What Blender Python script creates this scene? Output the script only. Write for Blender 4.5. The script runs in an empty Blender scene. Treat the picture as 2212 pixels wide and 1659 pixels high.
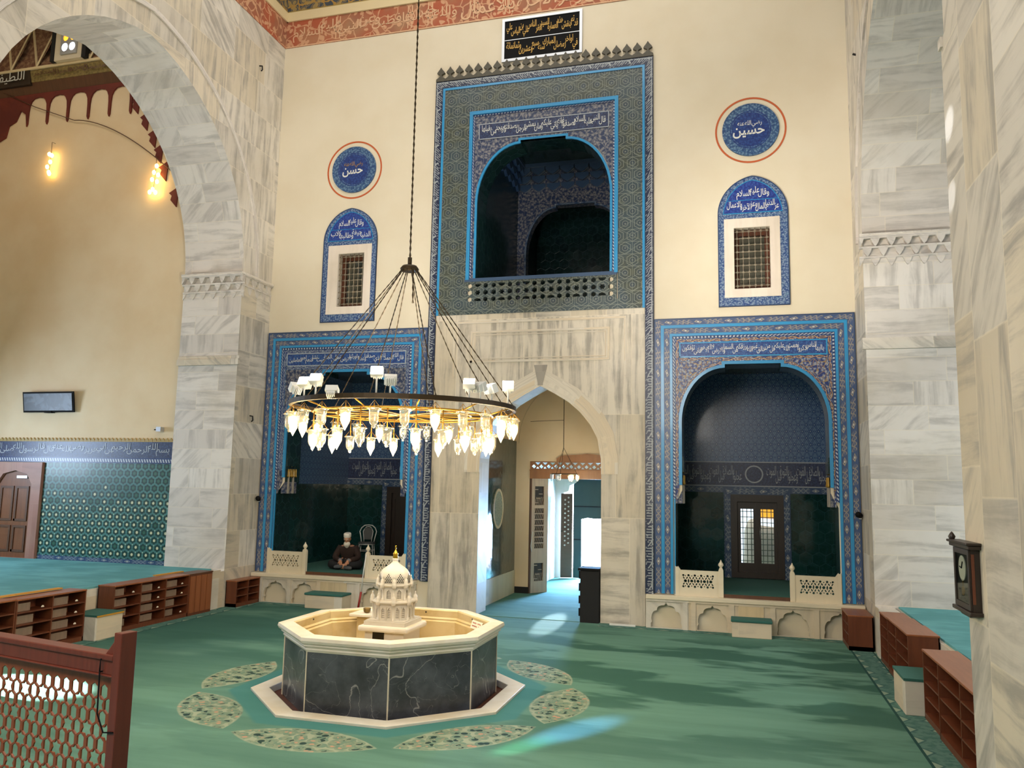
import bpy, bmesh, math, random
import unicodedata as UC
from mathutils import Vector, Matrix
from mathutils.geometry import tessellate_polygon, delaunay_2d_cdt
random.seed(7)
PI = math.pi
SC = bpy.context.scene
COL = SC.collection

# ------------------------------------------------------------------ camera
def make_camera():
    yaw, pitch, roll = (math.radians(a) for a in (15.751, 7.145, 1.152))
    F = Vector((-math.sin(yaw)*math.cos(pitch), math.cos(yaw)*math.cos(pitch), math.sin(pitch)))
    R0 = F.cross(Vector((0, 0, 1))).normalized(); U0 = R0.cross(F)
    R = math.cos(roll)*R0 + math.sin(roll)*U0
    U = -math.sin(roll)*R0 + math.cos(roll)*U0
    M = Matrix((R, U, -F)).transposed().to_4x4()
    M.translation = Vector((4.107, -16.057, 2.664))
    cd = bpy.data.cameras.new('camera'); cd.sensor_width = 36.0; cd.lens = 36.0*1730.0/2212.0
    cd.clip_start = 0.05; cd.clip_end = 200
    co = bpy.data.objects.new('camera', cd); COL.objects.link(co); co.matrix_world = M
    SC.camera = co
make_camera()

# ------------------------------------------------------------------ exposure, sky, lights
SC.view_settings.view_transform = 'Standard'
SC.view_settings.look = 'None'
SC.view_settings.gamma = 1.0
SC.view_settings.use_curve_mapping = False
SC.view_settings.exposure = 0.36
W = bpy.data.worlds.new('sky'); SC.world = W; W.use_nodes = True
W.node_tree.nodes['Background'].inputs[0].default_value = (1.0, 0.94, 0.86, 1)
W.node_tree.nodes['Background'].inputs[1].default_value = 0.62

def light(name, kind, loc, energy, color=(1, 1, 1), target=None, **kw):
    ld = bpy.data.lights.new(name, kind); ld.energy = energy; ld.color = color
    for k, v in kw.items(): setattr(ld, k, v)
    o = bpy.data.objects.new(name, ld); COL.objects.link(o); o.location = loc
    if target is not None:
        o.rotation_euler = (Vector(target)-Vector(loc)).to_track_quat('-Z', 'Y').to_euler()
    return o
WARM = (1.0, 0.84, 0.60); COOL = (0.62, 0.78, 1.0)
# daylight through the dome windows above the central hall
light('dome_daylight', 'AREA', (0.0, -5.2, 15.6), 340, (1.0, 0.94, 0.86), (0.0, -5.2, 0), shape='RECTANGLE', size=9.0, size_y=7.0)
# added fill light behind the viewer, standing in for unseen window daylight
light('south_fill_light', 'AREA', (0.5, -15.9, 6.4), 380, (1.0, 0.95, 0.90), (-0.5, 0, 4.6), shape='RECTANGLE', size=5.0, size_y=3.0)
# left eyvan windows, out of the picture
light('left_window_daylight', 'AREA', (-14.2, -4.6, 3.4), 300, COOL, (-9.4, -4.6, 0.8), shape='RECTANGLE', size=2.2, size_y=2.2)
light('left_dome_light', 'AREA', (-11.0, -4.8, 13.4), 80, (1.0, 0.90, 0.76), (-11.0, -3.0, 0), shape='RECTANGLE', size=3.5, size_y=3.5)
light('right_window_daylight', 'AREA', (12.6, -4.4, 4.6), 240, (0.9, 0.95, 1.0), (7.0, -4.4, 1.0), shape='RECTANGLE', size=2.4, size_y=2.4)
# daylight from the entrance
light('door_sunlight', 'SPOT', (0.07, 9.9, 2.1), 15000, (0.72, 0.86, 1.0), (0.55, -0.35, 0), spot_size=math.radians(3.0), spot_blend=0.3, shadow_soft_size=0.05)
light('pier_sunlight', 'SPOT', (-5.2, -16.6, 9.0), 6500, (0.85, 0.9, 1.0), (5.81, -9.12, 5.65), spot_size=math.radians(1.2), spot_blend=0.6, shadow_soft_size=0.02)
light('pier_sunlight_low', 'SPOT', (-5.2, -16.6, 9.0), 5000, (0.85, 0.9, 1.0), (5.81, -9.08, 5.05), spot_size=math.radians(1.1), spot_blend=0.6, shadow_soft_size=0.02)
light('entrance_daylight', 'AREA', (0.4, 8.8, 1.6), 4200, (0.26, 0.55, 1.0), (0.1, 1.5, 0.2), shape='RECTANGLE', size=1.6, size_y=2.6)
# coloured streak; low spots stand in for an unseen stained-glass pane
light('stained_glass_streak', 'SPOT', (-1.6, -13.9, 2.7), 20000, (0.20, 0.45, 1.0), (2.35, -7.0, 0), spot_size=math.radians(4.0), spot_blend=1.0, shadow_soft_size=0.05)
light('stained_glass_green', 'SPOT', (-1.7, -13.9, 2.9), 6500, (0.25, 1.0, 0.6), (1.95, -7.7, 0), spot_size=math.radians(3.0), spot_blend=1.0, shadow_soft_size=0.05)

light('left_sun_patch', 'SPOT', (-14.0, -6.5, 6.5), 60000, (0.92, 0.96, 1.0), (-4.7, -7.55, 0), spot_size=math.radians(6.0), spot_blend=0.3, shadow_soft_size=0.05)
# ------------------------------------------------------------------ shader helpers
def lin(c):
    if isinstance(c, str):
        c = tuple(int(c[i:i+2], 16)/255 for i in (0, 2, 4))
    return tuple((x/12.92 if x <= 0.04045 else ((x+0.055)/1.055)**2.4) for x in c) + (1.0,)

class X:
    """A scalar shader expression."""
    T = None
    def __init__(s, sock): s.s = sock
    @staticmethod
    def m(op, *a):
        n = X.T.nodes.new('ShaderNodeMath'); n.operation = op
        for i, v in enumerate(a):
            if isinstance(v, X): X.T.links.new(v.s, n.inputs[i])
            else: n.inputs[i].default_value = v
        return X(n.outputs[0])
    def __add__(s, o): return X.m('ADD', s, o)
    __radd__ = __add__
    def __sub__(s, o): return X.m('SUBTRACT', s, o)
    def __rsub__(s, o): return X.m('SUBTRACT', o, s)
    def __mul__(s, o): return X.m('MULTIPLY', s, o)
    __rmul__ = __mul__
    def __truediv__(s, o): return X.m('DIVIDE', s, o)
    def __rtruediv__(s, o): return X.m('DIVIDE', o, s)
def xabs(a): return X.m('ABSOLUTE', a)
def xmin(a, b): return X.m('MINIMUM', a, b)
def xmax(a, b): return X.m('MAXIMUM', a, b)
def xsin(a): return X.m('SINE', a)
def xcos(a): return X.m('COSINE', a)
def xfloor(a): return X.m('FLOOR', a)
def xfract(a): return X.m('FRACT', a)
def xlt(a, b): return X.m('LESS_THAN', a, b)
def xgt(a, b): return X.m('GREATER_THAN', a, b)
def xsqrt(a): return X.m('SQRT', a)
def xatan2(a, b): return X.m('ARCTAN2', a, b)
def xmod(a, b): return X.m('FLOORED_MODULO', a, b)
def xpow(a, b): return X.m('POWER', a, b)
def tri(a): return xabs(xfract(a) - 0.5)                 # 0 at half-integers, .5 at integers
def sel(c, a, b): return b + c*(a - b) if isinstance(a, X) or isinstance(b, X) else c*(a-b)+b
def ss(a, lo, hi):
    n = X.T.nodes.new('ShaderNodeMapRange'); n.interpolation_type = 'SMOOTHSTEP'
    X.T.links.new(a.s, n.inputs[0]); n.inputs[1].default_value = lo; n.inputs[2].default_value = hi
    return X(n.outputs[0])
def comb(x, y, z=0.0):
    n = X.T.nodes.new('ShaderNodeCombineXYZ')
    for i, v in enumerate((x, y, z)):
        if isinstance(v, X): X.T.links.new(v.s, n.inputs[i])
        else: n.inputs[i].default_value = v
    return n.outputs[0]
def noise(x, y, z=0.0, scale=1.0, detail=3.0, rough=0.55, dist=0.0):
    n = X.T.nodes.new('ShaderNodeTexNoise'); n.inputs['Scale'].default_value = scale
    n.inputs['Detail'].default_value = detail; n.inputs['Roughness'].default_value = rough
    n.inputs['Distortion'].default_value = dist
    X.T.links.new(comb(x, y, z), n.inputs['Vector'])
    return X(n.outputs[0])
def white(x, y, z=0.0):
    n = X.T.nodes.new('ShaderNodeTexWhiteNoise'); n.noise_dimensions = '3D'
    X.T.links.new(comb(x, y, z), n.inputs['Vector'])
    return X(n.outputs[0])
def voro(x, y, scale, feature='F1'):
    n = X.T.nodes.new('ShaderNodeTexVoronoi'); n.voronoi_dimensions = '2D'; n.feature = feature
    n.inputs['Scale'].default_value = scale
    X.T.links.new(comb(x, y), n.inputs['Vector'])
    return X(n.outputs['Distance'])
def uv():
    n = X.T.nodes.new('ShaderNodeUVMap'); n.uv_map = 'UVMap'
    q = X.T.nodes.new('ShaderNodeSeparateXYZ'); X.T.links.new(n.outputs[0], q.inputs[0])
    return X(q.outputs[0]), X(q.outputs[1])
class C:
    """A colour shader expression."""
    def __init__(s, sock): s.s = sock
def mix(f, a, b):
    n = X.T.nodes.new('ShaderNodeMix'); n.data_type = 'RGBA'
    if isinstance(f, X): X.T.links.new(f.s, n.inputs[0])
    else: n.inputs[0].default_value = f
    for i, v in ((6, a), (7, b)):
        if isinstance(v, C): X.T.links.new(v.s, n.inputs[i])
        else: n.inputs[i].default_value = lin(v)
    return C(n.outputs[2])
MATS = {}
def material(name, fn, rough=0.6, metal=0.0, spec=0.5, bump=0.0, coat=0.0):
    """fn() -> colour (C or hex), or (colour, height)"""
    m = bpy.data.materials.new(name); m.use_nodes = True
    t = m.node_tree; X.T = t
    b = t.nodes['Principled BSDF']
    b.inputs['Roughness'].default_value = rough; b.inputs['Metallic'].default_value = metal
    b.inputs['Specular IOR Level'].default_value = spec
    b.inputs['Coat Weight'].default_value = coat
    if coat: b.inputs['Coat Roughness'].default_value = 0.08
    r = fn() if callable(fn) else fn
    h = None
    if isinstance(r, tuple) and len(r) == 2 and not isinstance(r[0], (int, float)): r, h = r
    if isinstance(r, C): t.links.new(r.s, b.inputs['Base Color'])
    else: b.inputs['Base Color'].default_value = lin(r)
    if h is not None and bump:
        n = t.nodes.new('ShaderNodeBump'); n.inputs['Strength'].default_value = bump; n.inputs['Distance'].default_value = 0.02
        t.links.new(h.s, n.inputs['Height']); t.links.new(n.outputs[0], b.inputs['Normal'])
    MATS[name] = m
    return m
def emit(name, col, strength):
    m = bpy.data.materials.new(name); m.use_nodes = True; b = m.node_tree.nodes['Principled BSDF']
    b.inputs['Base Color'].default_value = lin(col); b.inputs['Emission Color'].default_value = lin(col)
    b.inputs['Emission Strength'].default_value = strength
    MATS[name] = m; return m

def hexcell(u, v, s):
    """offset from the nearest point of a triangular lattice of spacing s, and that point's id"""
    h = s*math.sqrt(3)
    ax = xmod(u, s) - s/2; ay = xmod(v, h) - h/2
    bx = xmod(u - s/2, s) - s/2; by = xmod(v - h/2, h) - h/2
    c = xlt(ax*ax + ay*ay, bx*bx + by*by)
    gx = sel(c, ax, bx); gy = sel(c, ay, by)
    return gx, gy, u - gx, v - gy
def hexdist(gx, gy):
    a = xabs(gx); return xmax(a, a*0.5 + xabs(gy)*0.8660254)
def lines(u, v, ang, per, w, ph=0.0):
    """1 on thin parallel lines"""
    d = (u*math.cos(ang) + v*math.sin(ang))/per + ph
    return xlt(0.5 - tri(d), w/per)

# ------------------------------------------------------------------ materials
def f_plaster(col, col2):
    def f():
        u, v = uv(); n = noise(u, v, 0, 0.7, 5); n2 = noise(u, v, 3, 9, 3)
        return mix(ss(n, 0.3, 0.75), col, col2), n2
    return f
material('cream_plaster', f_plaster('dcd2bd', 'd6cab2'), 0.75, bump=0.05)
material('ochre_plaster', f_plaster('e3cfae', 'd9c09a'), 0.75, bump=0.05)

def f_marble(bw, bh, c1, c2, vein, seed=0.0, vert=0.5, joint=0.012, streak=0.55, warm='cdb58c', warmth=0.35):
    def f():
        u, v = uv()
        row = xfloor(v/bh); r0 = white(row, 3.1 + seed)
        uu = u/bw + r0*2.3; col = xfloor(uu)
        r = white(col, row, seed); r2 = white(col, row, seed + 5.5); r3 = white(col, row, seed + 9.2)
        w = noise(u, v, 0, 1.6, 3)*0.5
        nv = noise(u*7 + w, v*0.55, r*40, 1.0, 5, 0.62, 0.5)
        nh = noise(u*0.7, v*5.5 + w, r*40, 1.0, 5, 0.62, 0.5)
        nd = noise(u*4 + v*4.5 + w*1.5, u*0.5 - v*0.5, r*40, 1.0, 4, 0.6, 0.4)
        n = sel(xlt(r2, vert), nv, sel(xlt(r2, vert + (1 - vert)*0.6), nh, nd))
        n = n*0.75 + noise(u*2.2, v*2.2, r*20, 1.0, 5, 0.65)*0.25
        base = mix(r, c1, c2)
        base = mix(xgt(r3, 1 - warmth)*0.45, base, warm)
        base = mix(ss(n, 0.43, 0.66)*streak, base, vein)
        base = mix(ss(noise(u, v, 8, 0.6, 5), 0.45, 0.72)*0.32, base, 'b3a78f')
        jx = (0.5 - tri(uu))*bw; jy = (0.5 - tri(v/bh))*bh
        j = 1 - ss(xmin(jx, jy), joint*0.4, joint)
        return mix(j*0.30, base, 'e8dcc4'), noise(u, v, 2, 14, 3)*0.3 - j*0.3
    return f
material('pier_marble', f_marble(1.15, 0.78, 'dbd4c9', 'c3bcb1', '8f8b85', 1.0, 0.45, streak=0.8, warm='c9b898'), 0.55, bump=0.08)
material('arch_marble', f_marble(1.3, 0.42, 'e2dcd6', 'cdc6c0', 'a39e9a', 2.0, 0.1, streak=0.7, warmth=0.0), 0.55, bump=0.08)
material('portal_marble', f_marble(0.75, 2.05, 'd2cabc', 'c4bcae', '827d76', 4.0, 0.85, streak=0.8, warmth=0.4, warm='c6b89e'), 0.5, bump=0.06)
material('bench_marble', f_marble(0.9, 0.62, 'd6cfc2', 'cac2b5', '9a948a', 6.0, 0.3, joint=0.004, streak=0.35, warmth=0.3), 0.5, bump=0.05)
material('slab_marble', f_marble(1.6, 1.1, 'd2bf9c', 'c6b493', 'a5957a', 7.0, 0.5, streak=0.45), 0.5, bump=0.06)
material('parapet_marble', f_marble(3, 3, 'ddd2ba', 'd8ccb3', 'c2b598', 8.0, 0.5, joint=0.001, streak=0.2, warmth=0), 0.5)
material('window_marble', f_marble(5, 5, 'e2d7cb', 'd9cdc0', 'c3b6a8', 9.0, 0.9, joint=0.001, streak=0.3, warmth=0), 0.5)
material('keystone_marble', f_marble(5, 5, '9b958c', '8f8a82', '6f6b66', 10.0, 0.9, joint=0.001, streak=0.5, warmth=0), 0.5)
material('red_marble', f_marble(2, 2, 'a5796a', '98695a', '7a5247', 11.0, 0.9, joint=0.001, streak=0.5, warmth=0), 0.45)
def f_fount_marble():
    u, v = uv(); n = noise(u, v, 0, 2.2, 5); y = noise(u, v, 4, 1.1, 4)
    c = mix(ss(n, 0.35, 0.7), 'dfd9cc', 'd2c8b2')
    return mix(ss(y, 0.5, 0.75)*0.35, c, 'c8b184'), n
material('fountain_marble', f_fount_marble, 0.38, bump=0.03)
material('basin_marble', lambda: mix(ss(noise(*uv(), 0, 2.5, 5), 0.35, 0.7), 'cbb98f', 'b8a06c'), 0.4)
material('tower_marble', lambda: mix(noise(*uv(), 0, 6, 4), 'd3ccbe', 'c0b7a6'), 0.4)
def f_grey_marble():
    u, v = uv()
    n = noise(u, v, 0, 2.6, 6, 0.6); n2 = noise(u, v, 7, 0.9, 3)
    c = mix(ss(n, 0.3, 0.75), '34363a', '5a5d63')
    c = mix(ss(n2, 0.5, 0.8)*0.5, c, '4a4239')
    d = xabs(noise(u + n*0.25, v + n2*0.3, 5, 1.5, 2, 0.5, 0.6) - 0.5)
    c = mix((1 - ss(d, 0.0, 0.007))*0.55, c, 'b9b6af')
    d2 = xabs(noise(u*1.5, v*1.5 + n*0.2, 15, 1.9, 3, 0.5, 0.5) - 0.48)
    return mix((1 - ss(d2, 0.0, 0.004))*0.35, c, 'a7a6a2'), n
material('grey_marble', f_grey_marble, 0.32, bump=0.03)

def f_carpet():
    u, v = uv()
    n = noise(u*0.42, v*1.15, 0, 0.9, 4, 0.55, 0.3); n2 = noise(u*0.3, v*2.4, 5, 1.3, 4)
    c = mix(ss(n2, 0.3, 0.7), '658d7d', '5a8272')
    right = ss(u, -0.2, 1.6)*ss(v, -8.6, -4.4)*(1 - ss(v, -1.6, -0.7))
    left = (1 - ss(u, -2.6, 0.4))*ss(v, -7.5, -4.0)  # left and back of the hall: weaker light put into the carpet colour
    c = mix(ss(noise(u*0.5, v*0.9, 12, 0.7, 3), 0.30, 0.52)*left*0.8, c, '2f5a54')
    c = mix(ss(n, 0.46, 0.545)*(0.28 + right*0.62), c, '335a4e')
    # woven rosettes round the fountain
    x = u + 0.27; y = v + 6.03
    r = xsqrt(x*x + y*y); th = xatan2(y, x)
    k = th/(PI/4); da = (k - X.m('ROUND', k))*(PI/4)
    ta = r*xsin(da); ra = r*xcos(da)
    lens = xabs(ra - 2.24)/0.36 + xpow(xabs(ta)/0.86, 2.2)
    inlens = 1 - ss(lens, 0.93, 1.0)
    octd = ra
    c = mix((1 - ss(octd, 1.86, 1.93))*0.8, c, '3f7a78')
    fl = voro(u, v, 9.0); fl2 = noise(u, v, 3, 14, 2); fl3 = noise(u, v, 30, 6, 2)
    p = mix(ss(fl2, 0.4, 0.6), '7f8c76', '688271')
    p = mix(xlt(fl, 0.26)*xgt(fl3, 0.57), p, 'b08a74'); p = mix(xlt(fl, 0.34)*xlt(fl3, 0.46), p, '263f3b')
    p = mix(xgt(fl, 0.62), p, '929c86')
    p = mix(xgt(lens, 0.88)*0.5, p, '94a08a')
    c = mix(inlens, c, p)
    # woven border along the walls
    ex = 6.3 - xabs(u); ey = 0.0 - v
    e = xmin(ex + 10*xlt(u, -6.29), ey)
    e = sel(xmax(xgt(v, 0.0), xlt(xabs(u - 0.2), 1.28)*xgt(v, -2.0)), e*0 + 9, e)
    band = xlt(e, 0.40)
    bu = sel(xlt(ex, ey), v, u)
    t1 = tri(bu/0.42); t2 = tri(e/0.40 + 0.5)
    mot = xlt(t1*0.9 + t2*1.2, 0.34)
    bc = mix(ss(noise(u, v, 2, 11, 3), 0.42, 0.6), '5c7f74', '496e66')
    bc = mix(mot*0.8, bc, '93a58f'); bc = mix(xlt(xabs(t1*0.9 + t2*1.2 - 0.40), 0.035)*0.7, bc, '38595a')
    bc = mix(xlt(xabs(e - 0.385), 0.018), bc, '274b46'); bc = mix(xlt(xabs(e - 0.05), 0.012), bc, '274b46')
    c = mix(band, c, bc)
    return c, noise(u, v, 0, 160, 2)
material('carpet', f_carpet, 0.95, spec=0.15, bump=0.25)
def f_carpet2():
    u, v = uv(); n = noise(u*0.8, v*1.1, 0, 1.1, 3)
    c = mix(ss(n, 0.4, 0.65), '578f92', '68a2a6')
    g = xlt(xabs(tri(v/1.1) - 0.25), 0.012)
    return mix(g*0.5, c, '3c7f80'), noise(u, v, 0, 160, 2)
material('platform_carpet', f_carpet2, 0.95, spec=0.15, bump=0.2)
material('carpet_edge', '2f5f56', 0.95)

def f_startile():
    u, v = uv()
    s = 0.30
    gx, gy, cx, cy = hexcell(u, v, s)
    d = xsqrt(gx*gx + gy*gy); hd = hexdist(gx, gy)
    hexo = xlt(xabs(hd - 0.112), 0.0055)
    ring = xlt(xabs(d - 0.058), 0.005)
    dot = xlt(d, 0.014)
    k1 = xmax(lines(u, v, PI/3, s*0.866, 0.0045, 0.0), lines(u, v, 2*PI/3, s*0.866, 0.0045, 0.0))
    k2 = xmax(lines(u, v, PI/2, s*0.866, 0.005, 0.5), lines(u, v, 0, s, 0.004, 0.0))
    n = noise(u, v, 0, 5, 4); n2 = noise(u, v, 9, 1.2, 3)
    base = mix(ss(n, 0.35, 0.65), '343f41', '454b41')
    base = mix(ss(n2, 0.45, 0.7)*0.6, base, '364a58')
    base = mix(xlt(d, 0.055)*0.8, base, '323f4a')
    l = xmax(xmax(k1*0.7, k2*0.8), xmax(ring, xmax(hexo, dot)))
    return mix(l*0.55, base, '959b90'), n
material('star_tile', f_startile, 0.35, bump=0.04)
def f_kufic():                                     # band of tall white strokes on navy, u along, v across -1..1
    u, v = uv()
    p = u/0.052; cell = xfloor(p); f = xfract(p); r = white(cell, 1.0); blk = xfloor(u/0.42); fb = xfract(u/0.42)
    top = 0.25 + r*0.6
    st = xlt(xabs(f - 0.5), 0.16)*xgt(v, -0.62)*xlt(v, top)*xlt(fb, 0.74)
    base = xlt(xabs(v + 0.60), 0.13)*xlt(fb, 0.95)
    w = xabs(v - 0.55*xsin(u/0.42*2*PI + 0.6)); sw = xlt(w, 0.15)*xgt(fb, 0.70)
    dot = xlt(voro(u, v*0.06, 16), 0.22)*0.6
    c = mix(noise(u, v*0.1, 0, 9, 3), '17223f', '1d2b4a')
    l = xmax(xmax(st, base), xmax(sw, dot))
    l = l*xlt(xabs(v), 0.86)
    c = mix(l*0.8, c, 'a9afb2')
    return mix(xgt(xabs(v), 0.90), c, '17202e')
material('kufic_band', f_kufic, 0.35)
def f_braid(edge, ground, knot):
    def f():
        u, v = uv()
        L = 0.62; f0 = xfract(u/L); dd = xmin(f0, 1 - f0)*L
        dia = dd/0.085 + xabs(v)/0.62
        a = 0.62*xsin((f0 - 0.5)*PI*6)
        env = ss(dd, 0.10, 0.17)
        br = xmin(xabs(v - a), xabs(v + a)); l = xlt(br, 0.17)*env
        l = xmax(l, xlt(br*0 + xabs(v), 0.08)*env)
        c = mix(noise(u, v*0.1, 0, 8, 3), ground, edge)
        c = mix(l*0.8, c, knot)
        c = mix(xlt(xabs(dia - 0.8), 0.2), c, knot); c = mix(xlt(dia, 0.35), c, 'd8d2c4')
        return mix(xgt(xabs(v), 0.80), c, edge)
    return f
material('braid_band', f_braid('4e5b76', '284c84', '9b9284'), 0.3)
material('braid_band_small', f_braid('39506f', '23406e', '8a949c'), 0.3)
def f_rope():
    u, v = uv(); d = tri(u/0.07 + v*0.35)
    return mix(xgt(d, 0.25)*xlt(xabs(v), 0.6), '1d3568', 'b4bcc4')
material('rope_band', f_rope, 0.3)
material('turquoise_tile', lambda: mix(ss(noise(*uv(), 0, 2.2, 4), 0.35, 0.7), '2d93cb', '3580b4'), 0.25, coat=0.3)
material('dark_blue_tile', lambda: mix(noise(*uv(), 0, 6, 4), '22395f', '2b4670'), 0.3)
def f_vine(gold):
    def f():
        u, v = uv()
        ph = u/0.36*2*PI; a = 0.55*xsin(ph)
        vine = xlt(xabs(v - a), 0.17); curl = xlt(xabs(xabs(v + a*0.75) - 0.14), 0.10)*xgt(xabs(xsin(ph)), 0.55)
        vo = voro(u, v*0.07, 17); dots = xlt(vo, 0.25)
        c = mix(noise(u, v*0.1, 0, 8, 3), '1e2f66', '263c78')
        c = mix(dots*0.8, c, 'a9b6c8')
        c = mix(xmax(vine, curl*0.9), c, gold)
        return mix(xgt(xabs(v), 0.93), c, '4a86a8')
    return f
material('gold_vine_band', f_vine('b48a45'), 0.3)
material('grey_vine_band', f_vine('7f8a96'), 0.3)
def f_arabesque(c1, c2, leaf, stem, scale=7.0):
    def f():
        u, v = uv()
        wx = noise(u, v, 0, 3.0, 2) - 0.5; wy = noise(u, v, 8, 3.0, 2) - 0.5
        d = voro(u + wx*0.35, v + wy*0.35, scale, 'DISTANCE_TO_EDGE')
        s1 = 1 - ss(d, 0.05, 0.09)
        d1 = voro(u + wy*0.2, v + wx*0.2, scale*1.35)
        lf = xlt(d1, 0.24); fl = xlt(xabs(d1 - 0.36), 0.04)
        c = mix(noise(u, v, 3, 6, 3), c1, c2)
        c = mix(s1*0.85, c, stem); c = mix(fl*0.6, c, leaf)
        return mix(lf*0.85, c, leaf)
    return f
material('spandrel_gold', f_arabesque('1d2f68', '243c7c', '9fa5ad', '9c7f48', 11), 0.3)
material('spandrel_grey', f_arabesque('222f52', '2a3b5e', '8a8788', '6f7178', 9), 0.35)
material('inscription_blue', f_arabesque('1c3576', '20407f', '3c66a2', '32588f', 14), 0.3)
material('inscription_navy', f_arabesque('1b2446', '1f2a4e', '34456e', '2c3b60', 14), 0.35)
material('lunette_blue', f_arabesque('1a2b78', '1f3384', '3555a0', '2a4790', 12), 0.3)
material('roundel_blue', f_arabesque('152a66', '182f70', '2c4d8c', '21407e', 13), 0.3)
material('roundel_border', f_arabesque('22406f', '284a78', '6f8ca6', '44688e', 13), 0.3)
material('window_border', f_arabesque('1f3a72', '284a82', '8fa0b4', '64809c', 17), 0.3)
material('white_glaze', 'd6d8d4', 0.35)
material('pale_glaze', '9fa6b0', 0.35)
material('gold_leaf', 'b08a3c', 0.4, 0.3)
material('dull_gold', 'a08748', 0.5)
material('orange_paint', 'b8582c', 0.7)
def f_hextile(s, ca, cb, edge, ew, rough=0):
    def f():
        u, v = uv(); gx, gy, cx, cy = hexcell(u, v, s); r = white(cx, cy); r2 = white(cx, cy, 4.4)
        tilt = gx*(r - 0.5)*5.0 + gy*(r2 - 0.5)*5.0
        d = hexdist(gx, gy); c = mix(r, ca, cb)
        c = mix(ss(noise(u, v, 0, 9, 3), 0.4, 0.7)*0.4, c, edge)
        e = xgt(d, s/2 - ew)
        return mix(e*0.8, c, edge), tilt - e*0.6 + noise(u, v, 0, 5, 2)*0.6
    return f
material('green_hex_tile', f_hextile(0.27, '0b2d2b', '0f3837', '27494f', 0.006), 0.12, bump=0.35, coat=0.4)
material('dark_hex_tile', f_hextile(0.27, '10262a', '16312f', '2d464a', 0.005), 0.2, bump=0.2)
def f_smallstar():
    u, v = uv(); s = 0.17
    gx, gy, cx, cy = hexcell(u, v, s); d = xsqrt(gx*gx + gy*gy); hd = hexdist(gx, gy)
    an = xatan2(gy, gx); st = d*(1 + 0.28*xcos(an*6))
    c = mix(noise(u, v, 0, 2, 3), '1f4478', '254d80')
    c = mix(xlt(xabs(st - 0.055), 0.006)*0.8, c, '7f9fc0'); c = mix(xgt(hd, s/2 - 0.005)*0.7, c, '6b8db0')
    return mix(xlt(d, 0.012), c, '8fa2b0')
material('small_star_tile', f_smallstar, 0.3, coat=0.2)
def f_dado():
    u, v = uv(); s = 0.186
    gx, gy, cx, cy = hexcell(u, v, s); d = xsqrt(gx*gx + gy*gy); an = xatan2(gy, gx)
    st = d*(1 + 0.10*xcos(an*6)); r = white(cx, cy)
    keep = xgt(r + ss(cy, 1.9, 2.6)*1.1, 0.95)
    c = mix(ss(noise(u, v, 0, 1.1, 3), 0.3, 0.7), '376766', '4a7f7b')
    hx, hy, ex, ey = hexcell(u, v + s*0.57735, s); d2 = xsqrt(hx*hx + hy*hy)
    c = mix(xlt(d2, 0.018)*xlt(ey, 2.1)*0.7, c, '9db59a')
    c = mix(xlt(st, 0.076), c, '0d3630')
    c = mix(xlt(d, 0.036), c, '2f5d4b')
    c = mix(xlt(d, 0.031)*(1 - keep)*0.9, c, 'd0cca8')
    return c, xlt(st, 0.076)
material('dado_tile', f_dado, 0.34, bump=0.05, coat=0.08)
def f_wood(a, b, sc=1.0):
    def f():
        u, v = uv(); n = noise(u*14*sc, v*1.2*sc, 0, 1.0, 4, 0.6, 0.4); n2 = noise(u, v, 3, 2, 3)
        return mix(ss(n, 0.35, 0.7), a, mix(n2, b, a)), n
    return f
material('cabinet_wood', f_wood('693720', '4e2716'), 0.4, bump=0.05)
material('cabinet_top_wood', f_wood('8f5432', '753f24'), 0.35, bump=0.04)
material('rail_wood', f_wood('6b2f22', '54231a', 2), 0.35, bump=0.05)
material('lattice_wood', f_wood('8a4526', '73381f', 2), 0.4, bump=0.05)
material('door_wood', f_wood('7a4a2c', '5e3620'), 0.4, bump=0.05)
material('pale_door_wood', f_wood('b9a48e', '9d8b7b'), 0.4, bump=0.05)
material('transom_wood', f_wood('94602f', '7c4c24'), 0.4)
material('medallion_tile', f_arabesque('6f7a6c', '7b8576', 'a9ac98', '8f9886', 14), 0.3)
material('dark_wood', f_wood('2d211a', '1f1712'), 0.4, bump=0.05)
material('carved_wood', f_wood('5a3a26', '442a1b'), 0.45, bump=0.05)
material('window_wood', f_wood('5c2f18', '44220f'), 0.5, bump=0.05)
material('flap_board', f_wood('86705f', '756052'), 0.5)
material('iron', '8a8070', 0.5, 0.3)
material('bronze', '6e5a34', 0.4, 0.8)
material('dark_bronze', '3a2d1a', 0.5, 0.6)
material('brass', 'b58a3a', 0.3, 0.9)
material('gold', 'd8a838', 0.25, 1.0)
material('black', '0a0a0b', 0.7, spec=0.15)
material('black_cloth', '0d0d10', 0.8)
material('matt_black', '141414', 0.8)
material('white_plastic', 'dcdcd8', 0.4)
material('chrome', 'd4d6d8', 0.35, 0.35)
material('silver', 'b8bcc2', 0.35, 0.7)
material('seat_grey', '4a4e52', 0.6)
material('leather_green', f_wood('123632', '0e2c29', 0.3), 0.45, bump=0.03)
material('yellow_strip', 'c08a28', 0.5)
material('paper', 'e6d9c6', 0.7)
material('red_ink', '96503c', 0.7)
material('dark_gloss', '0a0a08', 0.2)
material('skin', 'b88668', 0.6)
material('white_beard', 'd8d2c6', 0.8)
material('white_cap', 'e2ded6', 0.8)
material('brown_coat', '2a1a15', 0.85)
material('black_trousers', '16161a', 0.85)
material('grey_socks', '4d5156', 0.9)
material('cuff_grey', '7c7c82', 0.85)
material('red_tape', '9a2a24', 0.5)
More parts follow.
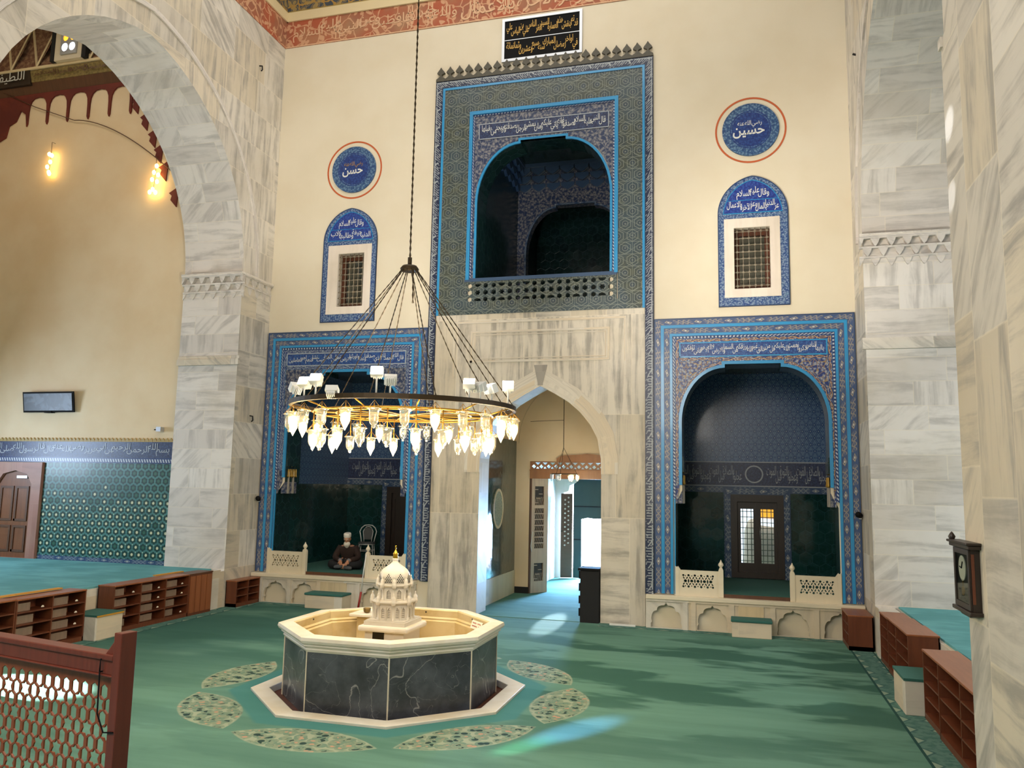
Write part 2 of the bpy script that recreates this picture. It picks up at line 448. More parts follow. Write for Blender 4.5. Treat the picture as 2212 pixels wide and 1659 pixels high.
def f_frieze():
    u, v = uv()
    n = noise(u, v, 0, 0.8, 4); c = mix(ss(n, 0.4, 0.62), 'a8563a', '93604a')
    c = mix(ss(noise(u, v, 5, 0.55, 3), 0.52, 0.66)*0.5, c, 'a98a66')
    wx = noise(u, v, 0, 2.0, 2) - 0.5; wy = noise(u, v, 8, 2.0, 2) - 0.5
    d = voro(u + wx*0.5, v + wy*0.5, 3.2, 'DISTANCE_TO_EDGE')
    d1 = voro(u + wy*0.6, v + wx*0.5, 4.0)
    st = 1 - ss(d, 0.035, 0.06); lf = 1 - ss(d1, 0.20, 0.25)
    return mix(xmax(st*0.75, lf*0.8), c, 'cfa07c')
material('red_frieze', f_frieze, 0.8)
material('frieze_letter', 'd4ab88', 0.8)
material('blue_frieze', f_arabesque('3a4250', '4a4f52', 'a48a52', 'b58a3c', 3.2), 0.8)
material('pale_moulding', 'dcc9a0', 0.75)
material('olive_band', f_arabesque('7a6a3c', '84713f', '6a5a34', '8f7c48', 8), 0.8)
material('maroon_paint', lambda: mix(ss(noise(*uv(), 0, 1.6, 4), 0.4, 0.65), '5c1f16', '6e2a1c'), 0.8)
material('brown_relief', f_arabesque('6a4836', '745040', '9a7a5c', '8a6a4e', 5), 0.8)
material('crest_tile', lambda: mix(noise(*uv(), 0, 14, 3), '3a3630', '54503f'), 0.5)
material('calligraphy_grey', lambda: mix(ss(noise(*uv(), 0, 3, 4, 0.6, 1.0), 0.45, 0.6), '2a3036', '4b545e'), 0.4)
def glass_mat():
    m = bpy.data.materials.new('lamp_glass'); m.use_nodes = True; t = m.node_tree
    t.nodes.remove(t.nodes['Principled BSDF']); o = t.nodes['Material Output']
    a = t.nodes.new('ShaderNodeBsdfTransparent'); a.inputs[0].default_value = (0.93, 0.9, 0.82, 1)
    g = t.nodes.new('ShaderNodeBsdfGlossy'); g.inputs[0].default_value = (1, 0.97, 0.9, 1); g.inputs[1].default_value = 0.12
    d = t.nodes.new('ShaderNodeBsdfTranslucent'); d.inputs[0].default_value = (1, 0.95, 0.82, 1)
    m1 = t.nodes.new('ShaderNodeMixShader'); m2 = t.nodes.new('ShaderNodeMixShader')
    m1.inputs[0].default_value = 0.25; m2.inputs[0].default_value = 0.35
    t.links.new(g.outputs[0], m1.inputs[1]); t.links.new(d.outputs[0], m1.inputs[2])
    t.links.new(a.outputs[0], m2.inputs[1]); t.links.new(m1.outputs[0], m2.inputs[2])
    t.links.new(m2.outputs[0], o.inputs[0]); MATS['lamp_glass'] = m
    m = bpy.data.materials.new('pane_glass'); m.use_nodes = True; t = m.node_tree
    t.nodes.remove(t.nodes['Principled BSDF']); o = t.nodes['Material Output']
    a = t.nodes.new('ShaderNodeBsdfTransparent'); a.inputs[0].default_value = (0.8, 0.85, 0.85, 1)
    g = t.nodes.new('ShaderNodeBsdfGlossy'); g.inputs[0].default_value = (0.9, 0.95, 1, 1); g.inputs[1].default_value = 0.03
    m1 = t.nodes.new('ShaderNodeMixShader'); m1.inputs[0].default_value = 0.12
    t.links.new(a.outputs[0], m1.inputs[1]); t.links.new(g.outputs[0], m1.inputs[2]); t.links.new(m1.outputs[0], o.inputs[0])
    MATS['pane_glass'] = m
glass_mat()
emit('bulb_glow', 'ffdf9a', 28.0)
emit('flood_glow', 'fff0d8', 16.0)
emit('small_glow', 'ffd070', 14.0)
emit('sky_glow', 'eef3ff', 9.0)
emit('sky_glow_soft', 'e6f0ff', 2.5)
emit('lamp_lens', 'bff2e2', 1.5)
emit('amber_glow', 'ffa72e', 1.6)
emit('white_outside_glow', 'eaf2ff', 2.2)
# ------------------------------------------------------------------ mesh helpers
def pt(ax, a, b, d):
    return (a, d, b) if ax == 'y' else (d, a, b) if ax == 'x' else (a, b, d)

class MB:
    """Collects faces with UVs (in metres) and material slots."""
    def __init__(s): s.v = []; s.f = []; s.u = []; s.m = []; s.sm = []
    def face(s, pts, uvs, mat=0, smooth=False):
        i = len(s.v); s.v += [tuple(p) for p in pts]; s.f.append(tuple(range(i, i+len(pts))))
        s.u.append([tuple(q) for q in uvs]); s.m.append(mat); s.sm.append(smooth); return s
    def prism(s, outer, ax, d0, d1, holes=(), mat=0, smat=None, uvf=None):
        loops = [list(outer)] + [list(h) for h in holes]
        flat = [p for l in loops for p in l]
        tr = tessellate_polygon([[Vector((p[0], p[1], 0)) for p in l] for l in loops])
        uvf = uvf or (lambda a, b: (a, b))
        for d in (d0, d1):
            for t in tr:
                s.face([pt(ax, flat[i][0], flat[i][1], d) for i in t], [uvf(*flat[i][:2]) for i in t], mat)
        for li, l in enumerate(loops):
            sm = mat if smat is None else smat[li] if isinstance(smat, (list, tuple)) else smat
            acc = 0
            for i in range(len(l)):
                p, q = l[i], l[(i+1) % len(l)]; L = math.hypot(q[0]-p[0], q[1]-p[1])
                s.face([pt(ax, p[0], p[1], d0), pt(ax, q[0], q[1], d0), pt(ax, q[0], q[1], d1), pt(ax, p[0], p[1], d1)],
                       [(d0, acc), (d0, acc+L), (d1, acc+L), (d1, acc)], sm); acc += L
        return s
    def box(s, x0, x1, y0, y1, z0, z1, mat=0):
        P = lambda x, y, z: (x, y, z)
        for y in (y0, y1): s.face([P(x0,y,z0), P(x1,y,z0), P(x1,y,z1), P(x0,y,z1)], [(x0,z0),(x1,z0),(x1,z1),(x0,z1)], mat)
        for x in (x0, x1): s.face([P(x,y0,z0), P(x,y1,z0), P(x,y1,z1), P(x,y0,z1)], [(y0,z0),(y1,z0),(y1,z1),(y0,z1)], mat)
        for z in (z0, z1): s.face([P(x0,y0,z), P(x1,y0,z), P(x1,y1,z), P(x0,y1,z)], [(x0,y0),(x1,y0),(x1,y1),(x0,y1)], mat)
        return s
    def obox(s, c, ex, ey, ez, hx, hy, hz, mat=0):
        """box round c on axes ex, ey, ez with half sizes"""
        c, ex, ey, ez = Vector(c), Vector(ex).normalized(), Vector(ey).normalized(), Vector(ez).normalized()
        for (n, a, b, hn, ha, hb) in ((ex, ey, ez, hx, hy, hz), (ey, ex, ez, hy, hx, hz), (ez, ex, ey, hz, hx, hy)):
            for g in (-1, 1):
                s.face([c+n*hn*g+a*ha*i+b*hb*j for i, j in ((-1,-1),(1,-1),(1,1),(-1,1))],
                       [(ha*i, hb*j) for i, j in ((-1,-1),(1,-1),(1,1),(-1,1))], mat)
        return s
    def bar(s, p, q, w, h=None, up=(0, 0, 1), mat=0):
        p, q = Vector(p), Vector(q); d = q-p; e = d.normalized(); up = Vector(up)
        if abs(e.dot(up)) > .98: up = Vector((0, 1, 0))
        r = e.cross(up).normalized(); u2 = r.cross(e)
        return s.obox((p+q)/2, r, u2, e, w/2, (h or w)/2, d.length/2, mat)
    def tube(s, pts, r, n=8, mat=0, closed=False, cap=True, smooth=True):
        pts = [Vector(p) for p in pts]; R = r if isinstance(r, (list, tuple)) else [r]*len(pts)
        rings = []; N = len(pts); prev = None; acc = 0
        for i, p in enumerate(pts):
            a = pts[(i-1) % N] if (closed or i > 0) else p; b = pts[(i+1) % N] if (closed or i < N-1) else p
            t = (b-a)
            t = t.normalized() if t.length > 1e-9 else Vector((0, 0, 1))
            if prev is None:
                x = t.cross(Vector((0, 0, 1)))
                if x.length < 1e-3: x = t.cross(Vector((0, 1, 0)))
            else: x = prev - t*prev.dot(t)
            x.normalize(); y = t.cross(x); prev = x
            if i: acc += (p-pts[i-1]).length
            rings.append(([p + (x*math.cos(2*PI*k/n)+y*math.sin(2*PI*k/n))*R[i] for k in range(n)], acc))
        M = N if closed else N-1
        for i in range(M):
            (A, ua), (B, ub) = rings[i], rings[(i+1) % N]
            for k in range(n):
                k2 = (k+1) % n
                s.face([A[k], A[k2], B[k2], B[k]], [(k/n*6*R[i], ua), ((k+1)/n*6*R[i], ua), ((k+1)/n*6*R[i], ub), (k/n*6*R[i], ub)], mat, smooth)
        if cap and not closed:
            for ring in (rings[0][0], rings[-1][0]):
                s.face(ring, [(0, 0)]*n, mat)
        return s
    def lathe(s, prof, c=(0, 0, 0), n=16, mat=0, smooth=True, ph=0.0, sx=1.0, sy=1.0, a0=0.0, a1=2*PI):
        c = Vector(c); full = abs(a1-a0-2*PI) < 1e-6
        def P(r, z, k):
            a = a0 + (a1-a0)*k/n + ph
            return (c.x+r*math.cos(a)*sx, c.y+r*math.sin(a)*sy, c.z+z)
        acc = 0
        for (r0, z0), (r1, z1) in zip(prof, prof[1:]):
            L = math.hypot(r1-r0, z1-z0)
            for k in range(n):
                q = [P(r0, z0, k), P(r0, z0, k+1), P(r1, z1, k+1), P(r1, z1, k)]
                w = (r0+r1)*PI/n*(a1-a0)/(2*PI)
                U = [(k*w, acc), ((k+1)*w, acc), ((k+1)*w, acc+L), (k*w, acc+L)]
                if r0 < 1e-6: q = [q[0], q[2], q[3]]; U = [U[0], U[2], U[3]]
                elif r1 < 1e-6: q = q[:3]; U = U[:3]
                s.face(q, U, mat, smooth)
            acc += L
        return s
    def strip(s, path, ax, w, d0, d1, mat=0, side=1, ext=0.0):
        """flat band along a 2-D path, offset to one side by w; UV u along, v -1..1 across"""
        n = len(path); off = []
        for i in range(n):
            a = path[max(0, i-1)]; b = path[min(n-1, i+1)]
            nx, ny = -(b[1]-a[1]), b[0]-a[0]
            if 0 < i < n-1:
                t1 = Vector((path[i][0]-a[0], path[i][1]-a[1])); t2 = Vector((b[0]-path[i][0], b[1]-path[i][1]))
                if t1.length > 1e-9 and t2.length > 1e-9:
                    t1.normalize(); t2.normalize(); n1 = Vector((-t1.y, t1.x)); n2 = Vector((-t2.y, t2.x))
                    m = n1+n2; k = 2/max(m.length_squared, .5)
                    off.append((path[i][0]+m.x*k*w*side, path[i][1]+m.y*k*w*side)); continue
            L = math.hypot(nx, ny); off.append((path[i][0]+nx/L*w*side, path[i][1]+ny/L*w*side))
        acc = 0
        for i in range(n-1):
            p, q, P, Q = path[i], path[i+1], off[i], off[i+1]; L = math.hypot(q[0]-p[0], q[1]-p[1])
            U = [(acc, -1), (acc+L, -1), (acc+L, 1), (acc, 1)]
            for d in (d0, d1): s.face([pt(ax, *p, d), pt(ax, *q, d), pt(ax, *Q, d), pt(ax, *P, d)], U, mat)
            s.face([pt(ax, *p, d0), pt(ax, *q, d0), pt(ax, *q, d1), pt(ax, *p, d1)], [(acc, -1), (acc+L, -1), (acc+L, -1), (acc, -1)], mat)
            s.face([pt(ax, *P, d0), pt(ax, *Q, d0), pt(ax, *Q, d1), pt(ax, *P, d1)], [(acc, 1), (acc+L, 1), (acc+L, 1), (acc, 1)], mat)
            acc += L
        for p, P, u in ((path[0], off[0], 0), (path[-1], off[-1], acc)):
            s.face([pt(ax, *p, d0), pt(ax, *P, d0), pt(ax, *P, d1), pt(ax, *p, d1)], [(u, -1), (u, 1), (u, 1), (u, -1)], mat)
        return s
    def build(s, name, mats, parent=None, loc=None, bevel=0.0, local=False):
        mats = [mats] if isinstance(mats, str) else mats
        me = bpy.data.meshes.new(name); me.from_pydata(s.v, [], s.f)
        l = me.uv_layers.new(name='UVMap'); flat = [c for fu in s.u for q in fu for c in q]
        l.data.foreach_set('uv', flat)
        me.polygons.foreach_set('material_index', s.m)
        me.polygons.foreach_set('use_smooth', s.sm)
        for m in mats: me.materials.append(MATS[m])
        b = bmesh.new(); b.from_mesh(me)
        bmesh.ops.remove_doubles(b, verts=b.verts, dist=1e-5)
        bmesh.ops.recalc_face_normals(b, faces=b.faces)
        b.to_mesh(me); b.free(); me.update()
        o = bpy.data.objects.new(name, me); COL.objects.link(o)
        if parent is not None: attach(o, parent, local)
        if loc is not None:                      # move the origin to loc, keep the shape where it is
            me.transform(Matrix.Translation(-Vector(loc))); o.location = loc
        if bevel:
            md = o.modifiers.new('edge', 'BEVEL'); md.width = bevel; md.segments = 2; md.limit_method = 'ANGLE'; md.angle_limit = math.radians(50)
        return o

GROUPS = {'shoe_cabinet': 'shoe cabinets along the platforms', 'marble_step': 'low marble steps', 'pierced_parapet': 'pierced marble parapets of the niches',
          'tiled_niche_surround': 'tile surrounds of the lower niches', 'tiled_window_surround': 'tile surrounds of the small windows', 'tile_roundel': 'lettered tile medallions',
          'marble_bench_front': 'marble bench fronts', 'security_camera': 'small black cameras', 'iron_hook': 'iron hooks in the marble', 'glow_string': 'strings of small glowing spots',
          'carpet_edge_strip': 'yellow edging strips', 'tile_dado': 'tile dados'}
def tag(o, label, cat, group=None):
    o['label'] = label; o['category'] = cat
    group = group or GROUPS.get(o.name.split('.')[0])
    if group: o['group'] = group
    return o
def empty(name, loc, label, cat, group=None, rz=0):
    o = bpy.data.objects.new(name, None); COL.objects.link(o); o.location = loc; o.rotation_euler = (0, 0, rz)
    o.empty_display_size = 0.1
    return tag(o, label, cat, group)
def struct(o): o['kind'] = 'structure'; return o
def lab(o, text): o['label'] = text; return o
def world(o):
    w = o.matrix_basis.copy()
    return (world(o.parent) @ o.matrix_parent_inverse @ w) if o.parent else w
def attach(o, parent, local=False):
    """parent o; unless local, o was built in world coordinates and stays where it is"""
    o.parent = parent
    if not local: o.matrix_parent_inverse = world(parent).inverted()
def copy_tree(o, parent=None):
    c = o.copy(); COL.objects.link(c)
    if parent is not None: c.parent = parent
    for ch in list(o.children): copy_tree(ch, c)
    return c

# ---- Arabic lettering: contextual forms from the Unicode tables, laid out right to left
FORMS = {}
for _c in range(0xFE70, 0xFEFD):
    _d = UC.decomposition(chr(_c)).split()
    if _d and _d[0] in ('<isolated>', '<initial>', '<medial>', '<final>'):
        FORMS.setdefault(''.join(chr(int(x, 16)) for x in _d[1:]), {})[_d[0][1:4]] = chr(_c)
def shape_word(w):
    t = []; i = 0; prev = False
    while i < len(w):
        k = w[i:i+2] if (w[i] == '\u0644' and w[i:i+2] in FORMS) else w[i]
        f = FORMS.get(k, {}); nx = w[i+len(k):i+len(k)+1]
        nj = bool(nx) and 'fin' in FORMS.get(nx, {}); me = 'ini' in f
        g = 'med' if (prev and me and nj) else 'fin' if (prev and 'fin' in f) else 'ini' if (me and nj) else 'iso'
        t.append(f.get(g, k)); prev = me and nj; i += len(k)
    return ''.join(reversed(t))
def text_mesh(body, bold=0.0):
    c = bpy.data.curves.new('lettering', 'FONT'); c.body = body; c.size = 1.0; c.fill_mode = 'FRONT'; c.offset = bold; c.resolution_u = 3
    o = bpy.data.objects.new('lettering', c); COL.objects.link(o)
    dg = bpy.context.evaluated_depsgraph_get(); dg.update()
    me = bpy.data.meshes.new_from_object(o.evaluated_get(dg))
    V = [tuple(v.co[:2]) for v in me.vertices]; Fc = [tuple(p.vertices) for p in me.polygons]
    bpy.data.objects.remove(o); bpy.data.curves.remove(c); bpy.data.meshes.remove(me)
    up = list(range(len(V)))                  # separate pen strokes, so that joined letters can overlap a hair apart
    def find(i):
        while up[i] != i: up[i] = up[up[i]]; i = up[i]
        return i
    for f in Fc:
        for i in f[1:]: up[find(i)] = find(f[0])
    roots = sorted({find(i) for i in range(len(V))}, key=lambda r: min(V[i][0] for i in range(len(V)) if up[i] == r or i == r))
    rank = {r: k % 4 for k, r in enumerate(roots)}
    V = [(p[0], p[1], rank[find(i)]) for i, p in enumerate(V)]
    return V, Fc
def lettering(name, words, ax, a0, a1, b0, b1, d, mat, parent, bold=0.012, stack=0.35, latin=False, gap=0.12, hmap=None):
    """words laid right to left (alternate words raised) and stretched to fill the box a0..a1, b0..b1 on a wall"""
    V = []; Fc = []; D = []; x = 0.0
    ws = words.split(' ') if not latin else [words]
    for k, w in enumerate(ws):
        v, f = text_mesh(w if latin else shape_word(w), bold)
        if not v: continue
        xs = [p[0] for p in v]; lo, hi = min(xs), max(xs)
        dy = stack if k % 2 else 0.0
        off = x - hi if not latin else -lo
        n = len(V); V += [(p[0]+off, p[1]+dy) for p in v]; D += [d-0.0030*(k % 2)-0.0007*p[2] for p in v]; Fc += [tuple(i+n for i in q) for q in f]
        x -= (hi-lo)*(0.80 if stack else 1.0) + gap
    xs = [p[0] for p in V]; ys = [p[1] for p in V]; lx, hx, ly, hy = min(xs), max(xs), min(ys), max(ys)
    m = MB()
    P = [(a0+(p[0]-lx)/(hx-lx)*(a1-a0), b0+(p[1]-ly)/(hy-ly)*(b1-b0)) for p in V]
    if hmap: P = [hmap(*p) for p in P]
    for q in Fc: m.face([pt(ax, *P[i], D[i]) for i in q], [P[i] for i in q])
    me_o = m.build(name, mat, parent)
    return me_o

# ---- outlines
def bursa(xc, half, zb, zs, zt, flat, step=0.07, lower=None):
    """flat-topped arch with quarter-round shoulders, from bottom left round to bottom right"""
    L = []
    if lower: L += [(-lower[0], zb), (-lower[0], lower[1]), (-half, lower[2])]
    else: L += [(-half, zb)]
    for k in range(13):
        t = PI/2*k/12; L.append((-flat-(half-flat)*math.cos(t), zs+(zt-step-zs)*math.sin(t)))
    L.append((-flat, zt))
    R = [(-x, z) for x, z in reversed(L)]
    return [(xc+x, z) for x, z in L+R]
def pointed(xc, pts, zb):
    """pts: (dx, z) from springing to apex on the right"""
    R = [(dx, z) for dx, z in pts]
    L = [(-dx, z) for dx, z in R if dx > 0]
    return [(xc+x, z) for x, z in [(L[0][0], zb)]+L+list(reversed(R))+[(R[0][0], zb)]]
def two_centre(yc, half, zs, e, n=14):
    R = half+e; out = []
    a1 = math.acos(e/R)
    for k in range(n+1):
        a = a1*k/n; out.append((R*math.cos(a)-e, zs+R*math.sin(a)))
    return out                                        # springing -> apex, right side
def rect(a0, a1, b0, b1): return [(a0, b0), (a1, b0), (a1, b1), (a0, b1)]
def star(cx, cy, r, n=6, k=0.55, ph=0.0):
    return [(cx+(r if i % 2 == 0 else r*k)*math.cos(ph+PI*i/n), cy+(r if i % 2 == 0 else r*k)*math.sin(ph+PI*i/n)) for i in range(2*n)]
def ngon(cx, cy, r, n=6, ph=0.0, sx=1.0, sy=1.0):
    return [(cx+sx*r*math.cos(ph+2*PI*i/n), cy+sy*r*math.sin(ph+2*PI*i/n)) for i in range(n)]
def circle(cx, cy, r, n=40): return ngon(cx, cy, r, n)
def octa(cx, cy, a):
    s = a*math.tan(PI/8)
    return [(cx-a, cy-s), (cx-s, cy-a), (cx+s, cy-a), (cx+a, cy-s), (cx+a, cy+s), (cx+s, cy+a), (cx-s, cy+a), (cx-a, cy+s)]

# ------------------------------------------------------------------ the room
NL, NR = -4.27, 4.42                                   # axes of the two lower niches
PX = 0.20                                              # axis of the portal arch
HL = bursa(NL, 1.40, 0.0, 3.95, 5.08, 0.52, lower=(1.60, 2.35, 2.62))
HR = bursa(NR, 1.35, 0.0, 3.95, 5.08, 0.52, lower=(1.48, 2.35, 2.62))
PORTAL = [(1.28, 2.9), (1.275, 3.2), (1.2, 3.62), (1.05, 3.9), (0.84, 4.15), (0.60, 4.36), (0.30, 4.54), (0.0, 4.70)]
HP = pointed(PX, PORTAL, 0.0)
UX = 0.17
HU = bursa(UX, 1.46, 6.5, 8.75, 10.1, 0.50)
WL = rect(-4.58, -3.94, 6.57, 7.80); WR = rect(4.11, 4.79, 6.57, 7.81)
def lift(h, z): return [(x, max(b, z)) for x, b in h]

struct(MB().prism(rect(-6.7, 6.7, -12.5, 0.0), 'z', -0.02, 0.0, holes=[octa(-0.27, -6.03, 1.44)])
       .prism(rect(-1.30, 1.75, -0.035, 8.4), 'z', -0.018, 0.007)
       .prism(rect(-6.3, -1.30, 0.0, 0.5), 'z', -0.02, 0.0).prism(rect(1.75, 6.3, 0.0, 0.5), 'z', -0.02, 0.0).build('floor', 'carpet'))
nw = MB().prism(rect(-7.8, 7.8, 0.0, 15.5), 'y', 0.0, 0.62, holes=[lift(HL, 0.62), lift(HR, 0.62), [(x, b if b > 0 else 0.002) for x, b in HP], lift(HU, 6.5), WL, WR], mat=0, smat=[0, 1, 1, 2, 1, 2, 2])
struct(nw.build('wall_north', ['cream_plaster', 'dark_hex_tile', 'bench_marble']))

# side walls with the great arches
YC, AH, ZS = -4.42, 3.29, 7.17
def side_arch(zb):
    r = two_centre(YC, AH, ZS, 0.41)
    R = [(YC+d, z) for d, z in r]; L = [(YC-d, z) for d, z in r]
    return [(L[0][0], zb)] + L + list(reversed(R))[1:] + [(R[0][0], zb)]
AR = side_arch(0.002)
for sgn, nm in ((-1, 'wall_left'), (1, 'wall_right')):
    m = MB()
    d0, d1 = sgn*6.3, sgn*7.8
    m.prism(rect(-9.0, 0.0, 0.0, 15.5), 'x', d0, d1, holes=[AR], mat=0, smat=1)
    struct(m.build(nm, ['pier_marble', 'arch_marble']))
struct(MB().box(-14.6, -6.62, -9.0, -1.0, 0.0, 0.77).build('floor_left', 'platform_carpet'))
struct(MB().box(6.66, 14.6, -9.0, -1.0, 0.0, 0.77).build('floor_right', 'platform_carpet'))
struct(MB().box(-6.62, -6.57, -7.75, -1.13, 0.0, 0.74).build('platform_front_left', 'bench_marble'))
struct(MB().box(6.61, 6.66, -7.75, -1.13, 0.0, 0.74).build('platform_front_right', 'bench_marble'))
# south eyvan
struct(MB().prism([(5.81, -9.0), (8.2, -9.0), (8.2, -17.0), (5.81, -17.0)], 'z', 0.0, 6.45).prism([(5.83, -9.02), (8.2, -9.02), (8.2, -17.0), (5.83, -17.0)], 'z', 6.45, 15.5)
       .box(5.79, 5.81, -9.06, -8.98, 6.36, 6.45).build('wall_south_right', 'pier_marble'))
struct(MB().box(-8.2, -5.81, -17.0, -9.0, 0.0, 15.5).build('wall_south_left', 'pier_marble'))
struct(MB().box(-5.81, 5.81, -17.0, -12.45, 0.0, 0.9).build('floor_south', 'platform_carpet'))
struct(MB().box(-8.2, 8.2, -17.2, -17.0, 0.0, 15.5).build('wall_south', 'cream_plaster'))
# left eyvan
struct(MB().box(-15.0, -7.8, -1.0, -0.6, 0.0, 15.5).build('wall_left_eyvan_north', 'ochre_plaster'))
struct(MB().box(-15.0, -14.6, -9.0, -1.0, 0.0, 15.5).build('wall_left_eyvan_end', 'ochre_plaster'))
struct(MB().box(-15.0, -7.8, -9.4, -9.0, 0.0, 15.5).build('wall_left_eyvan_south', 'ochre_plaster'))
struct(MB().box(7.8, 15.0, -1.0, -0.6, 0.0, 15.5).build('wall_right_eyvan_north', 'cream_plaster'))
struct(MB().box(14.6, 15.0, -9.0, -1.0, 0.0, 15.5).build('wall_right_eyvan_end', 'cream_plaster'))
struct(MB().box(7.8, 15.0, -9.4, -9.0, 0.0, 15.5).build('wall_right_eyvan_south', 'cream_plaster'))
# roofs
m = MB().prism(rect(-15.0, 15.0, -17.2, 0.62), 'z', 15.9, 16.1, holes=[rect(-5.2, 5.2, -8.4, -1.6)])
struct(m.build('ceiling', 'cream_plaster'))

def muqarnas(name, ax, a0, a1, z1, depth, sgn, d, parent=None, rows=3, rh=0.17, cw=0.26):
    """stalactite capital: rows of small pointed niches stepping outwards"""
    m = MB(); n = max(2, round((a1-a0)/cw)); w = (a1-a0)/n
    for r in range(rows):
        zt = z1-(rows-1-r)*rh - 0.05; zb = zt-rh; out = depth*(r+1)/rows
        m.prism(rect(a0, a1, zt-0.035, zt), ax, d, d+sgn*out)
        for k in range(n+1):
            c = a0+w*k + (w/2 if r % 2 else 0)
            if c > a1+1e-6: continue
            lo, hi = max(a0, c-w*0.30), min(a1, c+w*0.30)
            m.prism([(lo, zt-0.03), (hi, zt-0.03), (min(hi, c+w*.18), zb+0.06), (min(a1, c+0.01), zb), (max(a0, c-0.01), zb), (max(lo, c-w*.18), zb+0.06)], ax, d, d+sgn*(out-0.01))
    m.prism(rect(a0, a1, z1-0.06, z1), ax, d, d+sgn*(depth+0.02))
    return m.build(name, 'arch_marble', parent)
for s, nm in ((-1, 'left'), (1, 'right')):
    x0, x1 = sorted((s*6.24, s*7.8))
    o = struct(muqarnas('trim_capital_'+nm, 'y', x0, x1, 7.17, 0.10, -1, -1.13)); 
    if s < 0:
        struct(muqarnas('trim_capital_front_'+nm, 'x', -1.13, -0.02, 7.17, 0.05, -s, s*6.3, rows=2, rh=0.2))
    struct(MB().box(x0, x1, -1.20, -1.13, 5.12, 5.25).box(x0, x1, -1.17, -1.13, 5.25, 5.32).build('trim_string_course_'+nm, 'pier_marble'))
    # raised line round the arch and down to the capital
    tc = two_centre(YC, AH+.55, ZS, 0.41, 24)
    path = [(YC+d, z) for d, z in tc] + [(YC-d, z) for d, z in reversed(tc)][1:]
    struct(MB().strip(path, 'x', 0.09, s*6.3, s*6.265).build('trim_archivolt_'+nm, 'arch_marble'))
    struct(MB().box(min(s*6.3, s*6.62), max(s*6.3, s*6.62), -1.62, -1.13, 0.0, 0.74).box(min(s*6.3, s*6.28), max(s*6.3, s*6.28), -1.62, -1.28, 0.0, 0.78).build('trim_plinth_'+nm, 'bench_marble'))

# painted frieze under the dome: red letter band, pale moulding, dark floral band
FR = 'trim_frieze_north'
struct(MB().box(-6.3, 6.3, -0.012, 0.0, 13.03, 13.70).build('trim_frieze_north', 'red_frieze'))
struct(MB().box(-6.312, -6.288, -9.0, 0.0, 13.03, 13.70).build('trim_frieze_left', 'red_frieze'))
struct(MB().box(-6.3, 6.3, -0.05, 0.0, 13.70, 13.93).build('trim_moulding_north', 'pale_moulding'))
struct(MB().box(-6.3, -6.25, -9.0, 0.0, 13.70, 13.93).build('trim_moulding_left', 'pale_moulding'))
struct(MB().box(-6.3, 6.3, -0.02, 0.0, 13.97, 15.5).build('trim_floral_north', 'blue_frieze'))
struct(MB().box(-6.3, -6.28, -9.0, 0.0, 13.97, 15.5).build('trim_floral_left', 'blue_frieze'))
struct(MB().box(-6.3, 6.3, -0.03, 0.0, 13.93, 13.97).box(-6.3, -6.27, -9.0, 0.0, 13.93, 13.97).build('trim_gold_line', 'dull_gold'))
fr = tag(MB().box(-6.3, 6.3, -0.016, -0.0125, 13.035, 13.06).build('painted_inscription', 'frieze_letter'), 'pale painted lettering on the red band along the top of the north wall', 'inscription')
lettering('letters', 'والله خير الحافظين وعن النبي عليه السلام', 'y', -6.1, -1.9, 13.14, 13.62, -0.018, 'frieze_letter', fr, 0.004, 0.3)
lettering('letters', 'عز الدنيا بالمال وعز الآخرة بالأعمال', 'y', -1.8, 3.2, 13.10, 13.62, -0.018, 'frieze_letter', fr, 0.006, 0.0)
for x in (-4.9, -3.05, -2.55, -1.45, -0.7):
    kn = MB()
    for dx in (-.05, .05): kn.box(x+dx-.012, x+dx+.012, -0.017, -0.0125, 13.10, 13.66)
    kn.prism(ngon(x, 13.38, .12, 12), 'y', -0.017, -0.0125, holes=[ngon(x, 13.38, .095, 12)])
    kn.build('knotted_stem', 'frieze_letter', fr)
# ------------------------------------------------------------------ tile revetments of the north wall
def pi_frame(name, mat, parent, x0, x1, zb, zt, w, y0, y1, inset=0.0):
    x0 += inset; x1 -= inset; zt -= inset
    m = MB()
    m.strip([(x0, zb), (x0, zt), (x1, zt), (x1, zb)], 'y', w, y0, y1, side=-1)
    return m.build(name, mat, parent)

